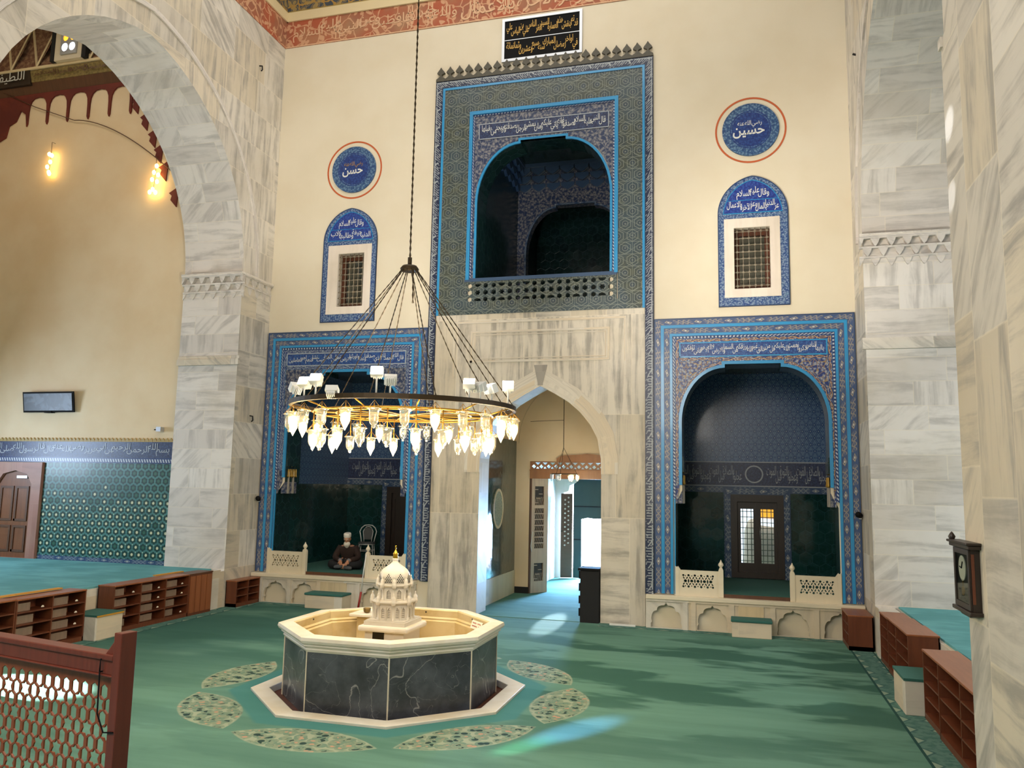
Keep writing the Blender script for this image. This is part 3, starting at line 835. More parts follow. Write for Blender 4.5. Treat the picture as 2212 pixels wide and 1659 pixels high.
def niche_frame(nm, label, x0, x1, H, xc, words, gold):
    t = empty('tiled_niche_surround', ((x0+x1)/2, 0, 0.64), label, 'tile frame')
    zb, zt = 0.64, 6.02
    ins = 0.0
    pi_frame('edge_line', 'dark_blue_tile', t, x0, x1, zb, zt, 0.02, -0.045, 0.0, ins); ins += 0.02
    pi_frame('braid_band', 'braid_band', t, x0, x1, zb, zt, 0.115, -0.04, 0.0, ins); ins += 0.115
    pi_frame('turquoise_stripe', 'turquoise_tile', t, x0, x1, zb, zt, 0.06, -0.05, 0.0, ins); ins += 0.06
    pi_frame('braid_band', 'braid_band', t, x0, x1, zb, zt, 0.115, -0.04, 0.0, ins); ins += 0.115
    pi_frame('turquoise_stripe', 'turquoise_tile', t, x0, x1, zb, zt, 0.05, -0.05, 0.0, ins); ins += 0.05
    pi_frame('rope_band', 'rope_band', t, x0, x1, 2.45, zt, 0.055, -0.035, 0.0, ins); ins += 0.055
    ix0, ix1, izt = x0+ins, x1-ins, zt-ins
    pi_frame('vine_band', 'gold_vine_band' if gold else 'grey_vine_band', t, ix0, ix1, 2.9, izt, 0.075, -0.028, 0.0)
    ix0 += .08; ix1 -= .08; izt -= .075
    zi = izt-0.30
    p = MB().prism(rect(ix0, ix1, zi, izt), 'y', -0.025, 0.0).build('inscription_panel', 'inscription_blue', t)
    MB().strip([(ix0, zi), (ix0, izt), (ix1, izt), (ix1, zi), (ix0, zi)], 'y', 0.022, -0.032, 0.0, side=-1).build('panel_border', 'pale_glaze' if not gold else 'turquoise_tile', p)
    for i, wd in enumerate(words):
        lettering('lettering', wd, 'y', ix0+0.06, ix1-0.06, zi+0.05, izt-0.045, -0.028, 'white_glaze', p, 0.004, 0.42)
    MB().strip([(ix0, zi-0.075), (ix1, zi-0.075)], 'y', 0.075, -0.026, 0.0, side=1).build('vine_band', 'gold_vine_band' if gold else 'grey_vine_band', t)
    zs = zi-0.075
    # spandrel plate round the arch
    L = [p_ for p_ in H if p_[1] > 2.5]
    a = [(x0+ins, 2.62)] + [(x0+ins, zs), (x1-ins, zs), (x1-ins, 2.62)]
    arch = [p_ for p_ in H if p_[1] > 2.6]
    arch = [(arch[0][0], 2.72)] + [p_ for p_ in arch if p_[1] > 2.8] + [(arch[-1][0], 2.72)]
    arch.insert(1, (arch[0][0], 2.86)); arch.insert(-1, (arch[-1][0], 2.86))
    poly = [(x0+ins, 2.36), (x0+ins, zs), (x1-ins, zs), (x1-ins, 2.36), (x1-ins-.02, 2.36), (arch[-1][0]+.055, 2.63)] + \
           [(x+(0.055 if x > xc else -0.055 if x < xc else 0)*(1 if z < 5 else .6), z+(.05 if z > 4.6 else 0)) for x, z in reversed([q for q in arch if q[1] > 2.8])] + [(arch[0][0]-.055, 2.63), (x0+ins+.02, 2.36)]
    MB().prism(poly, 'y', -0.022, 0.0).build('spandrel', 'spandrel_gold' if gold else 'spandrel_grey', t)
    MB().strip([q for q in arch if q[1] > 2.7], 'y', 0.06, -0.04, 0.0, side=1).build('arch_edge', 'turquoise_tile', t)
    up = [(x+(.06 if x > xc else -.06), z) if z < 4.9 else (x, z+.06) for x, z in arch if z > 2.85]
    MB().strip(up, 'y', 0.07, -0.030, 0.0, side=1).build('arch_vine_band', 'gold_vine_band' if gold else 'grey_vine_band', t)
    # side panels beside the wider lower opening
    for s, xo, xi in ((-1, x0+0.38, H[0][0]), (1, x1-0.38, H[-1][0])):
        lo, hi = sorted((xo, xi))
        if hi-lo > 0.02: MB().prism(rect(lo, hi, zb, 2.45), 'y', -0.03, 0.0).build('jamb_tile', 'turquoise_tile', t)
    # gilded stalactite consoles at the springing, inside the opening
    for s in (-1, 1):
        k = MB(); xw = xc + s*(arch[-1][0]-xc)
        ob = MB().box(min(xw, xw+s*.10), max(xw, xw+s*.10), 0.02, 0.5, 2.36, 2.62).build('console', 'spandrel_grey', t)
        g = MB()
        for r, (z, n) in enumerate(((3.02, 3), (2.78, 6))):
            for i in range(n):
                y = 0.06+0.40*(i+.5)/n; e = 0.012+0.018*r
                g.lathe([(0.008, 0.0), (0.016, -0.05), (0.013, -0.12), (0.024, -0.16), (0.0, -0.20)], (xw-s*(e-0.01), y, z+0.13), 6)
        g.build('gilded_drops', 'gold_leaf', ob)
        MB().box(min(xw, xw-s*.03), max(xw, xw-s*.03), 0.03, 0.48, 2.97, 3.2).box(min(xw, xw-s*.02), max(xw, xw-s*.02), 0.03, 0.48, 3.2, 3.28).build('console_cornice', 'dark_hex_tile', ob)
        d = MB()
        for i in range(2):
            y = 0.13+.2*i; d.prism([(y-.03, 2.36), (y+.03, 2.36), (y+.02, 2.6), (y, 2.85), (y-.02, 2.6)], 'x', xw, xw-s*0.03)
        d.build('pale_drops', 'keystone_marble', ob)
    return t
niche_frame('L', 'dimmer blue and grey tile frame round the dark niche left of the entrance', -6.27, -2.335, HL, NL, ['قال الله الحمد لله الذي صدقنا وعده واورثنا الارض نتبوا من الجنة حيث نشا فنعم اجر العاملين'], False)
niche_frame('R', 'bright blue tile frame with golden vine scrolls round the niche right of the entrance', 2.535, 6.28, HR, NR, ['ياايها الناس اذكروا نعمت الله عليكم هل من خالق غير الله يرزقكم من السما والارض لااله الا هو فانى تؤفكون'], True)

# ---- tall portal frame with the royal loge
t = empty('tiled_loge_surround', (0.10, 0, 0.62), 'tall blue-grey tile surround of the upper loge, above the marble entrance portal', 'tile frame')
x0, x1 = -2.33, 2.53; zt = 11.66
pi_frame('letter_band', 'kufic_band', t, x0, x1, 0.62, zt, 0.175, -0.055, 0.0)
pi_frame('turquoise_stripe', 'turquoise_tile', t, x0, x1, 6.27, zt, 0.05, -0.06, 0.0, 0.175)
ix0, ix1, iz1 = x0+0.225, x1-0.225, zt-0.225
fx0, fx1, fz1 = -1.50, 1.80, 10.86
MB().prism(rect(ix0, ix1, 6.27, iz1), 'y', -0.045, 0.0, holes=[rect(fx0, fx1, 6.48, fz1)]).build('star_tile_field', 'star_tile', t)
pi_frame('turquoise_stripe', 'turquoise_tile', t, fx0, fx1, 7.03, fz1, 0.075, -0.07, 0.0)
MB().strip([(fx0+.075, 7.03), (fx0+.075, fz1-.075), (fx1-.075, fz1-.075), (fx1-.075, 7.03)], 'y', 0.04, -0.03, 0.0, side=-1).build('rope_band', 'rope_band', t)
jx0, jx1, jz1 = fx0+.115, fx1-.115, fz1-.115
MB().prism(rect(jx0, jx1, 10.10, jz1), 'y', -0.02, 0.0).build('vine_panel', 'spandrel_grey', t)
p = MB().prism(rect(-1.29, 1.60, 10.20, 10.56), 'y', -0.028, -0.018).build('inscription_panel', 'inscription_navy', t)
MB().strip([(-1.29, 10.2), (-1.29, 10.56), (1.60, 10.56), (1.60, 10.2), (-1.29, 10.2)], 'y', 0.018, -0.034, -0.02, side=-1).build('panel_border', 'pale_glaze', p)
lettering('lettering', 'قال النبي عليه السلام تصدقوا فانه ياتي عليكم زمان يمشي الرجل بصدقته فلا يجد من يقبلها', 'y', -1.22, 1.53, 10.235, 10.525, -0.031, 'white_glaze', p, 0.004, 0.36)
arch = [q for q in HU]
poly = [(jx0, 7.06), (jx0, 10.14), (jx1, 10.14), (jx1, 7.06)] + [(max(jx0+.004, min(jx1-.004, x+(0.05 if x > UX else -0.05 if x < UX else 0))), z+(.045 if z > 9.2 else 0)) for x, z in reversed([(x, max(z, 7.06)) for x, z in arch])]
MB().prism(poly, 'y', -0.018, 0.0).build('spandrel', 'spandrel_grey', t)
MB().strip([(x, max(z, 7.06)) for x, z in arch], 'y', 0.05, -0.035, 0.0, side=1).build('arch_edge', 'turquoise_tile', t)
# pierced tile balustrade
bx0, bx1, bz0, bz1 = -1.52, 1.78, 6.48, 7.03
holes = []; s = 0.183
cols = int((bx1-bx0-0.06)/0.165)
n = 18; pitch = (bx1-bx0-.06)/n
for k in range(n):
    for r in range(3):
        cx = bx0+.03+pitch*(k+.5); cz = bz0+0.10+0.165*r
        if r == 1: holes.append(star(cx, cz, 0.068, 6, .62) if k % 3 == 1 else ngon(cx, cz, 0.058, 6, PI/6))
        elif k % 3 == 1: holes.append([(cx-.085, cz-.022), (cx+.085, cz-.022), (cx+.06, cz+.028), (cx, cz+.05), (cx-.06, cz+.028)] if r == 0 else [(cx-.085, cz+.03), (cx+.085, cz+.03), (cx+.06, cz-.02), (cx, cz-.045), (cx-.06, cz-.02)])
        else: holes.append(ngon(cx, cz+(0.015 if r == 0 else -.015), 0.055, 6, PI/6))
MB().prism(rect(bx0, bx1, bz0, bz1-0.045), 'y', -0.05, 0.07, holes=holes).build('pierced_balustrade', 'star_tile', t)
MB().prism(rect(bx0, bx1, bz1-0.045, bz1+.03), 'y', -0.065, 0.10).build('balustrade_rail', 'braid_band_small', t)
# crest of palmettes
m = MB(); n = 22; w = (x1-x0)/n
m.prism(rect(x0, x1, zt, zt+0.06), 'y', -0.07, 0.0)
for k in range(n):
    c = x0+w*(k+.5)
    m.prism([(c-w*.5, zt+.06), (c-w*.22, zt+.10), (c-w*.08, zt+.14), (c-w*.10, zt+.165), (c-w*.42, zt+.20), (c-w*.34, zt+.235), (c-w*.15, zt+.285), (c, zt+.34),
             (c+w*.15, zt+.285), (c+w*.34, zt+.235), (c+w*.42, zt+.20), (c+w*.10, zt+.165), (c+w*.08, zt+.14), (c+w*.22, zt+.10), (c+w*.5, zt+.06)], 'y', -0.065, -0.01)
m.build('palmette_crest', 'crest_tile', t)

# ---- marble portal below the loge
t = empty('marble_portal', (0.10, 0, 0), 'pale marble portal wall with pointed arch opening, under the upper loge', 'portal')
px0, px1 = -2.155, 2.355
MB().prism(rect(px0, px1, 0.0, 6.27), 'y', -0.03, 0.0, holes=[[(x, max(z, .004)) for x, z in HP]]).build('facing', 'portal_marble', t)
MB().strip([(-1.75, 4.9), (-1.75, 6.12), (1.98, 6.12), (1.98, 4.9)], 'y', 0.05, -0.042, -0.03, side=-1).build('outer_moulding', 'bench_marble', t)
MB().strip([(-1.35, 5.22), (-1.35, 5.90), (1.64, 5.90), (1.64, 5.22), (-1.35, 5.22)], 'y', 0.045, -0.05, -0.03, side=-1).strip([(-1.26, 5.30), (-1.26, 5.82), (1.56, 5.82), (1.56, 5.30), (-1.26, 5.30)], 'y', 0.018, -0.042, -0.03, side=-1).build('panel_moulding', 'bench_marble', t)
ring = [(PX-d, z) for d, z in PORTAL] + [(PX+d, z) for d, z in reversed(PORTAL)][1:]
m = MB()
m.strip(ring, 'y', 0.34, -0.042, -0.03, side=1); m.strip(ring, 'y', 0.07, -0.05, -0.03, side=1)
m.build('arch_ring', 'bench_marble', t)
MB().prism([(PX-.05, 4.74), (PX+.05, 4.74), (PX+.14, 5.14), (PX-.14, 5.14)], 'y', -0.055, -0.03).prism([(PX-.055, 4.71), (PX+.055, 4.71), (PX+.055, 4.76), (PX-.055, 4.76)], 'y', -0.056, -0.03).build('keystone', 'keystone_marble', t)

# ---- plaque above
t = empty('inscription_plaque', (0.1, 0, 11.95), 'black panel with two lines of gold lettering above the loge crest', 'plaque')
MB().prism(rect(-0.80, 1.01, 11.95, 12.96), 'y', -0.05, 0.0, holes=[rect(-.74, .95, 12.01, 12.90)]).build('frame', 'silver', t)
p = MB().prism(rect(-.76, .97, 11.99, 12.92), 'y', -0.03, 0.0).build('panel', 'black', t)
MB().box(-.74, .95, -0.036, -0.03, 12.445, 12.46).build('divider', 'silver', p)
lettering('lettering', 'قد تم بنقش هذه العمارة السيد افقر الناس علي بن الياس علي', 'y', -.70, .91, 12.50, 12.86, -0.033, 'gold_leaf', p, 0.012, 0.5)
lettering('lettering', 'في اواخر رمضان المبارك سنة سبع وعشرين وثمانمائة', 'y', -.70, .91, 12.05, 12.41, -0.033, 'gold_leaf', p, 0.012, 0.5)

# ---- roundels
for cx, cz, name, side, w in ((-4.30, 9.79, 'حسن', 'left', .30), (4.46, 9.84, 'حسين', 'right', .36)):
    t = empty('tile_roundel', (cx, 0, cz), 'round blue tile medallion in an orange ring, above the %s grilled wall window' % side, 'medallion')
    MB().prism(circle(cx, cz, .69, 64), 'y', -0.008, 0.0, holes=[circle(cx, cz, .655, 64)]).build('painted_ring', 'orange_paint', t)
    MB().prism(circle(cx, cz, .55, 56), 'y', -0.03, 0.0).build('border_disc', 'roundel_border', t)
    MB().prism(circle(cx, cz, .55, 56), 'y', -0.036, -0.01, holes=[circle(cx, cz, .53, 56)]).prism(circle(cx, cz, .415, 56), 'y', -0.036, -0.01, holes=[circle(cx, cz, .40, 56)]).prism(circle(cx, cz, .375, 56), 'y', -0.036, -0.01, holes=[circle(cx, cz, .363, 56)]).build('rings', 'roundel_border', t)
    d = MB().prism(circle(cx, cz, .40, 56), 'y', -0.034, -0.02).build('disc', 'roundel_blue', t)
    lettering('lettering', name, 'y', cx-w*.95, cx+w*.75, cz-.17, cz+.05, -0.037, 'white_glaze', d, 0.02, 0)
    lettering('lettering', 'رضي الله عنه', 'y', cx-.25, cx+.22, cz+.04, cz+.19, -0.037, 'gold_leaf' if side == 'left' else 'white_glaze', d, 0.004, 0)

# ---- small grilled windows
WP = two_centre(0, 0.67, 8.10, 0.107, 16)
for i, (xc, op, side, mx, words) in enumerate(((-4.31, WL, 'left', (-4.84, -3.76), ('وقال عليه السلام', 'الدنيا جيفة وطالبها كلاب')), (4.47, WR, 'right', (3.92, 4.98), ('وقال عليه السلام', 'عز الدنيا بالمال وعز الآخرة بالاعمال')))):
    t = empty('tiled_window_surround', (xc, 0, 6.22), 'pointed blue tile panel with marble inset round the small grilled window high on the %s' % side, 'tile frame')
    out = pointed(xc, WP, 6.22)
    MB().prism(out, 'y', -0.03, 0.0, holes=[rect(mx[0], mx[1], 6.40, 8.0)]).build('border', 'window_border', t)
    inn = pointed(xc, [(d*.86, z-.085) for d, z in WP], 6.33)
    MB().strip(out+[out[0]], 'y', 0.02, -0.036, 0.0, side=-1).build('edge_line', 'dark_blue_tile', t)
    lun = [(xc-.565, 8.10)] + [q for q in inn if q[1] > 8.11] + [(xc+.565, 8.10)]
    l = MB().prism(lun, 'y', -0.036, -0.01).build('lunette', 'lunette_blue', t)
    MB().strip(lun+[lun[0]], 'y', 0.016, -0.04, -0.02, side=-1).build('lunette_edge', 'turquoise_tile', l)
    MB().box(xc-.50, xc+.50, -0.04, -0.03, 8.365, 8.375).build('divider', 'turquoise_tile', l)
    lettering('lettering', words[0], 'y', xc-.30, xc+.32, 8.385, 8.64, -0.039, 'white_glaze', l, 0.01, 0.3)
    lettering('lettering', words[1], 'y', xc-.49, xc+.50, 8.13, 8.36, -0.039, 'white_glaze', l, 0.008, 0.35)
    MB().prism(rect(mx[0], mx[1], 6.40, 8.0), 'y', -0.045, 0.0, holes=[op]).build('marble_inset', 'window_marble', t)
    # the window itself
    a, b, z0, z1 = op[0][0], op[1][0], op[0][1], op[2][1]
    wn = empty('window_%d' % (i+1), ((a+b)/2, 0.1, z0), 'small dark window behind an iron grille, %s of the loge' % side, 'window'); wn['kind'] = 'structure'
    MB().prism(rect(a, b, z0, z1), 'y', 0.16, 0.24, holes=[rect(a+.10, b-.10, z0+.12, z1-.12)]).build('window_frame', 'window_wood', wn)
    MB().prism(rect(a+.10, b-.10, z0+.12, z1-.12), 'y', 0.19, 0.20).build('pane', 'pane_glass', wn)
    g = MB(); nx, nz = 6, 9
    for k in range(nx):
        x = a+(b-a)*(k+.5)/nx; g.tube([(x, .02, z0), (x, .02, z1)], .009, 6)
    for k in range(nz):
        z = z0+(z1-z0)*(k+.5)/nz; g.tube([(a, .02, z), (b, .02, z)], .009, 6)
        for j in range(nx):
            x = a+(b-a)*(j+.5)/nx; g.obox((x, .02, z), (1, 0, 0), (0, 1, 0), (0, 0, 1), .018, .018, .018)
    g.build('grille', 'iron', wn)
    struct(MB().box(a-.25, b+.25, 2.2, 2.3, z0-.3, z1+.3).box(a-.27, a-.25, .62, 2.3, z0-.3, z1+.3).box(b+.25, b+.27, .62, 2.3, z0-.3, z1+.3)
           .box(a-.25, b+.25, .62, 2.3, z0-.32, z0-.3).box(a-.25, b+.25, .62, 2.3, z1+.3, z1+.32).build('wall_behind_window_%d' % (i+1), 'window_marble'))

# ------------------------------------------------------------------ upper loge interior
m = MB()
lx0, lx1 = -1.34, 1.72
m.box(lx0-.1, lx0, .62, 3.6, 6.3, 11.2).box(lx1, lx1+.1, .62, 3.6, 6.3, 11.2)
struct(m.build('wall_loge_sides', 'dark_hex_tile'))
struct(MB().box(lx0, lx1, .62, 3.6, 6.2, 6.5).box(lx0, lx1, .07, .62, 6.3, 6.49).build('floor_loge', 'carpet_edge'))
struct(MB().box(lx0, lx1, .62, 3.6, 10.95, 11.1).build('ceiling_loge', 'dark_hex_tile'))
HB = bursa(.19, 1.28, 6.5, 8.6, 9.85, .5)
struct(MB().prism(rect(lx0, lx1, 6.5, 10.95), 'y', 3.5, 3.7, holes=[[(x, max(z, 6.501)) for x, z in HB]]).build('wall_loge_back', 'spandrel_grey'))
t = tag(MB().strip([(x, z) for x, z in HB], 'y', .05, 3.46, 3.5, side=1).build('loge_arch_band', 'braid_band_small'), 'blue inner arch band deep inside the dark upper loge', 'tile band')
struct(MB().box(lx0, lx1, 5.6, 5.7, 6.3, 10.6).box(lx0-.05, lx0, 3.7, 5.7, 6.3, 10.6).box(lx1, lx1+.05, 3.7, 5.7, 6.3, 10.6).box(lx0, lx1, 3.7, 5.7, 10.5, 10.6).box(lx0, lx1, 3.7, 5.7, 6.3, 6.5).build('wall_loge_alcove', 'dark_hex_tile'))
mq = MB()
for ax, a0, a1, d, s in (('y', lx0, lx1, 3.5, -1), ('x', .65, 3.5, lx0, 1), ('x', .65, 3.5, lx1, -1)):
    n = max(3, round((a1-a0)/.36)); w = (a1-a0)/n
    for r in range(3):
        zt_ = 10.85-(2-r)*.20; out = .07*(r+1)
        for k in range(n):
            c = a0+w*(k+.5)
            mq.prism([(c-w*.46, zt_), (c+w*.46, zt_), (c+w*.46, zt_-.08), (c+w*.2, zt_-.16), (c, zt_-.20), (c-w*.2, zt_-.16), (c-w*.46, zt_-.08)], ax, d, d+s*out)
    mq.prism(rect(a0, a1, 10.85, 10.95), ax, d, d+s*.24)
tag(mq.build('stalactite_cornice', 'braid_band_small'), 'dark tiled stalactite cornice under the ceiling of the upper loge', 'cornice')

# ------------------------------------------------------------------ lower niches
def niche_room(xc, half_l, half_r, side, label, Y=3.0):
    x0, x1 = xc-half_l, xc+half_r
    wx0, wx1, wz0, wz1 = xc-.42, xc+.62, .80, 2.48
    struct(MB().prism(rect(x0, x1, .5, 5.4), 'y', Y, Y+.25, holes=[rect(wx0, wx1, wz0, wz1)]).build('wall_niche_%s_back' % side, 'small_star_tile'))
    struct(MB().box(x0-.15, x0, .62, Y+.2, .5, 5.4).build('wall_niche_%s_west' % side, 'small_star_tile'))
    struct(MB().box(x1, x1+.15, .62, Y+.2, .5, 5.4).build('wall_niche_%s_east' % side, 'small_star_tile'))
    struct(MB().box(x0, x1, .62, Y+.2, 5.3, 5.45).build('ceiling_niche_%s' % side, 'dark_hex_tile'))
    struct(MB().box(x0, x1, .62, Y+.2, .5, .69).prism(rect(xc-1.47, xc+1.47, .02, .62), 'z', .61, .69).build('floor_niche_%s' % side, 'carpet_edge'))
    t = empty('tile_dado', (xc, Y-.02, .69), label, 'tile dado')
    for a, b in ((x0, wx0-.20), (wx1+.20, x1)):
        MB().prism(rect(a, b, .69, 2.58), 'y', Y-.03, Y).build('hexagon_tiles', 'green_hex_tile', t)
    MB().prism([(.62, .69), (Y, .69), (Y, 2.58), (.62, 2.58)], 'x', x0, x0+.02).build('hexagon_tiles', 'green_hex_tile', t)
    MB().prism([(.62, .69), (Y, .69), (Y, 2.58), (.62, 2.58)], 'x', x1-.02, x1).build('hexagon_tiles', 'green_hex_tile', t)
    MB().strip([(x0, 2.58), (x1, 2.58)], 'y', .14, Y-.035, Y, side=1).build('braid_band', 'braid_band_small', t)
    p = MB().prism(rect(x0, x1, 2.74, 3.26), 'y', Y-.025, Y).build('inscription_band', 'inscription_navy', t)
    MB().strip([(x0, 2.72), (x1, 2.72)], 'y', .025, Y-.032, Y, side=1).strip([(x0, 3.26), (x1, 3.26)], 'y', .025, Y-.032, Y, side=1).build('band_edges', 'pale_glaze', p)
    for q in ((x0+.12, xc-.22), (xc+.32, x1-.12)):
        lettering('lettering', 'عجلوا بالصلاة قبل الفوت وعجلوا بالتوبة قبل الموت', 'y', q[0], q[1], 2.80, 3.20, Y-.028, 'pale_glaze', p, 0.0, 0.4)
    MB().prism(circle(xc+.05, 3.0, .20, 24), 'y', Y-.035, Y-.02, holes=[circle(xc+.05, 3.0, .17, 24)]).build('knot', 'pale_glaze', p)
    MB().strip([(wx0-.04, .69), (wx0-.04, wz1+.06), (wx1+.04, wz1+.06), (wx1+.04, .69)], 'y', .15, Y-.045, Y, side=1).build('braid_band', 'braid_band_small', t)
    return wx0, wx1, wz0, wz1, Y
wa = niche_room(NL, 1.62, 2.0, 'left', 'dark tiled walls inside the left niche, behind the seated man', 3.5)
wb = niche_room(NR, 1.75, 1.72, 'right', 'dark green and blue tiled walls inside the right niche')
# windows in the niches
for i, ((a, b, z0, z1, Y), side) in enumerate(((wa, 'left'), (wb, 'right'))):
    w = empty('window_%d' % (i+3), ((a+b)/2, Y+.05, z0), 'two-leaved dark wooden window at the back of the %s niche' % side, 'window'); w['kind'] = 'structure'
    MB().prism(rect(a-.05, b+.05, z0-.1, z1+.06), 'y', Y-.06, Y+.06, holes=[rect(a+.09, b-.09, z0+.02, z1-.10)]).build('window_frame', 'dark_wood', w)
    cx = (a+b)/2
    for lo, hi in ((a+.09, cx-.005), (cx+.005, b-.09)):
        lf = MB().prism(rect(lo, hi, z0+.02, z1-.10), 'y', Y+.02, Y+.08, holes=[rect(lo+.075, hi-.075, z0+.22, z1-.26)]).build('leaf', 'dark_wood', w)
        if side == 'right':
            MB().prism(rect(lo+.075, hi-.075, z0+.22, z1-.26), 'y', Y+.045, Y+.05).build('pane', 'pane_glass', lf)
            g = MB(); n = 3
            for k in range(n): x = lo+.075+(hi-lo-.15)*(k+.5)/n; g.tube([(x, Y+.16, z0), (x, Y+.16, z1)], .009, 6)
            for k in range(10):
                z = z0+.2+(z1-z0-.46)*(k+.5)/10; g.tube([(lo, Y+.16, z), (hi, Y+.16, z)], .009, 6)
                for j in range(n): x = lo+.075+(hi-lo-.15)*(j+.5)/n; g.lathe([(0, -.022), (.02, 0), (0, .022)], (x, Y+.16, z), 8)
            g.build('grille', 'iron', lf)
        else:
            MB().prism(rect(lo+.075, hi-.075, z0+.22, z1-.26), 'y', Y+.04, Y+.06).build('panel', 'dark_wood', lf)
    MB().box(cx-.03, cx+.03, Y, Y+.10, z0+.02, z1-.10).build('meeting_stile', 'dark_wood', w)
    MB().tube([(cx+.06, Y+.02, 1.55), (cx+.06, Y-.015, 1.6), (cx+.06, Y-.015, 1.75), (cx+.06, Y+.02, 1.8)], .008, 6).build('handle', 'silver', w)
a, b, z0, z1, Y = wb
struct(MB().box(a-.3, b+.8, 3.9, 4.0, .3, 3.0).build('wall_porch', 'cream_plaster'))
struct(MB().prism([(a+.05, .9), (a+.22, .9), (a+.24, 1.7), (a+.34, 1.95), (a+.48, 2.0), (a+.48, 2.35), (a+.05, 2.35)], 'y', 3.70, 3.72).build('exterior_left', 'white_outside_glow'))  # emissive plates from here stand in for the bright outside
struct(MB().prism(rect(a+.55, b+.2, 2.02, 2.4), 'y', 3.70, 3.72).build('exterior_amber_glow', 'amber_glow'))  # glowing plate in place of a lit wall outside
struct(MB().prism([(a+.5, 1.85), (b+.1, 1.78), (b-.05, 1.98), (a+.62, 2.0)], 'y', 3.66, 3.68).build('exterior_sky', 'white_outside_glow'))
light('porch_light', 'AREA', ((a+b)/2, 3.85, 2.9), 6, (1.0, .9, .75), ((a+b)/2, 3.4, 1.0), shape='RECTANGLE', size=.8, size_y=.3)
# ------------------------------------------------------------------ entrance passage
struct(MB().prism([(.62, 0.55), (3.55, 0.55), (3.55, 3.75), (.62, 3.75)], 'x', -1.42, -1.27).build('wall_passage_left', 'green_hex_tile'))
struct(MB().box(-1.42, -1.25, .62, 3.55, 0.0, 0.56).build('baseboard_passage_left', 'slab_marble'))
struct(MB().box(1.72, 1.9, .62, 3.55, 0.0, 6.2).build('wall_passage_right', 'cream_plaster'))
struct(MB().box(-1.42, -1.30, .62, 3.55, 3.75, 6.2).build('wall_passage_upper', 'ochre_plaster'))
DO = rect(-.90, 1.25, 0.004, 3.25)
struct(MB().prism(rect(-1.42, 1.9, 0.0, 6.2), 'y', 3.55, 3.75, holes=[DO]).build('wall_passage_end', 'ochre_plaster'))
struct(MB().box(-1.42, 1.9, .62, 3.75, 6.2, 6.35).build('ceiling_passage', 'ochre_plaster'))
struct(MB().box(-1.3, -.90, 3.52, 3.55, 0.0, .16).build('baseboard_passage_end', 'matt_black'))
pth = []
for k in range(13):
    tt = PI/2*k/12; pth.append((-1.20+1.4*(1-math.cos(tt)), 3.7+1.6*math.sin(tt)))
struct(MB().strip(pth, 'y', .02, 3.54, 3.55).build('trim_vault_line', 'slab_marble'))
o = tag(MB().prism([(1.98+.40*math.cos(q*PI/16), 2.10+.46*math.sin(q*PI/16)) for q in range(32)], 'x', -1.27, -1.25).build('tile_medallion', 'medallion_tile'), 'pale oval medallion on the glossy green tiles of the passage wall', 'medallion')
MB().prism([(1.98+.40*math.cos(q*PI/16), 2.10+.46*math.sin(q*PI/16)) for q in range(32)], 'x', -1.25, -1.24, holes=[[(1.98+.34*math.cos(q*PI/16), 2.10+.40*math.sin(q*PI/16)) for q in range(32)]]).build('rim', 'slab_marble', o)
# inner doorway: transom lattice, pediment, open leaf
t = empty('door_1', (-.2, 3.6, 0), 'carved wooden inner doorway with lattice transom at the end of the passage', 'door'); t['kind'] = 'structure'
MB().box(-.90, 1.25, 3.50, 3.62, 2.82, 3.02).box(-.90, 1.25, 3.48, 3.62, 3.0, 3.05).build('lintel', 'transom_wood', t)
hl = []
for k in range(11):
    cx = -.80+k*.19
    hl.append(ngon(cx, 3.12, .05, 4, 0)); hl.append([(cx+.03, 3.225), (cx+.16, 3.225), (cx+.095, 3.16)]); hl.append([(cx+.055, 3.07), (cx+.135, 3.07), (cx+.095, 3.12)])
MB().prism(rect(-.90, 1.25, 3.05, 3.25), 'y', 3.53, 3.57, holes=hl).build('transom_lattice', 'transom_wood', t)
MB().prism([(-.22, 3.25), (1.2, 3.25), (1.2, 3.34), (.95, 3.41), (.55, 3.45), (.4, 3.43), (-.1, 3.40), (-.22, 3.33)], 'y', 3.5, 3.58).build('pediment', 'transom_wood', t)
lf = bpy.data.objects.new('door_leaf', None); COL.objects.link(lf); attach(lf, t)
lf.matrix_parent_inverse = Matrix.Identity(4); lf.location = (-.90+.2, -.02, 0.01); lf.rotation_euler = (0, 0, math.atan2(.41, .33))
hs = [rect(.13, .42, 2.15, 2.62)] + [rect(.13, .42, 1.08+.145*k, 1.20+.145*k) for k in range(7)] + [rect(.13, .42, .28, .72)]
MB().prism(rect(0.0, .55, 0.0, 2.86), 'y', -0.03, 0.03, holes=hs).build('leaf_frame', 'pale_door_wood', lf, local=True)
MB().box(-.03, .02, -.045, .045, 0.0, 2.86).build('leaf_edge', 'carved_wood', lf, local=True)
g = MB().box(.13, .42, 0.0, .012, .28, .72).box(.13, .42, 0.0, .012, 1.08, 2.07).box(.13, .42, 0.0, .012, 2.15, 2.62)
g.build('lattice_backing', 'dark_wood', lf, local=True)
g = MB()
for z0_, z1_ in ((.28, .72), (2.15, 2.62)):
    for k in range(4): g.box(.13+.07*(k % 3), .24+.07*(k % 3), -.02, 0.0, z0_+.05+.11*k, z0_+.065+.11*k); 
    for k in range(6): g.bar((.15+.05*k, -.005, z0_), (.15+.05*(k+1), -.005, z0_+.2), .008)
for k in range(7):
    for j in range(5): g.bar((.14+.055*j, -.005, 1.085+.145*k), (.18+.055*j, -.005, 1.195+.145*k), .008)
g.build('lattice_bars', 'pale_door_wood', lf, local=True)
g = MB().tube([(.04, -.04, 1.0), (.0, -.06, 1.15), (.05, -.06, 1.5)], .008, 5).build('pull_cord', 'white_plastic', lf, local=True)
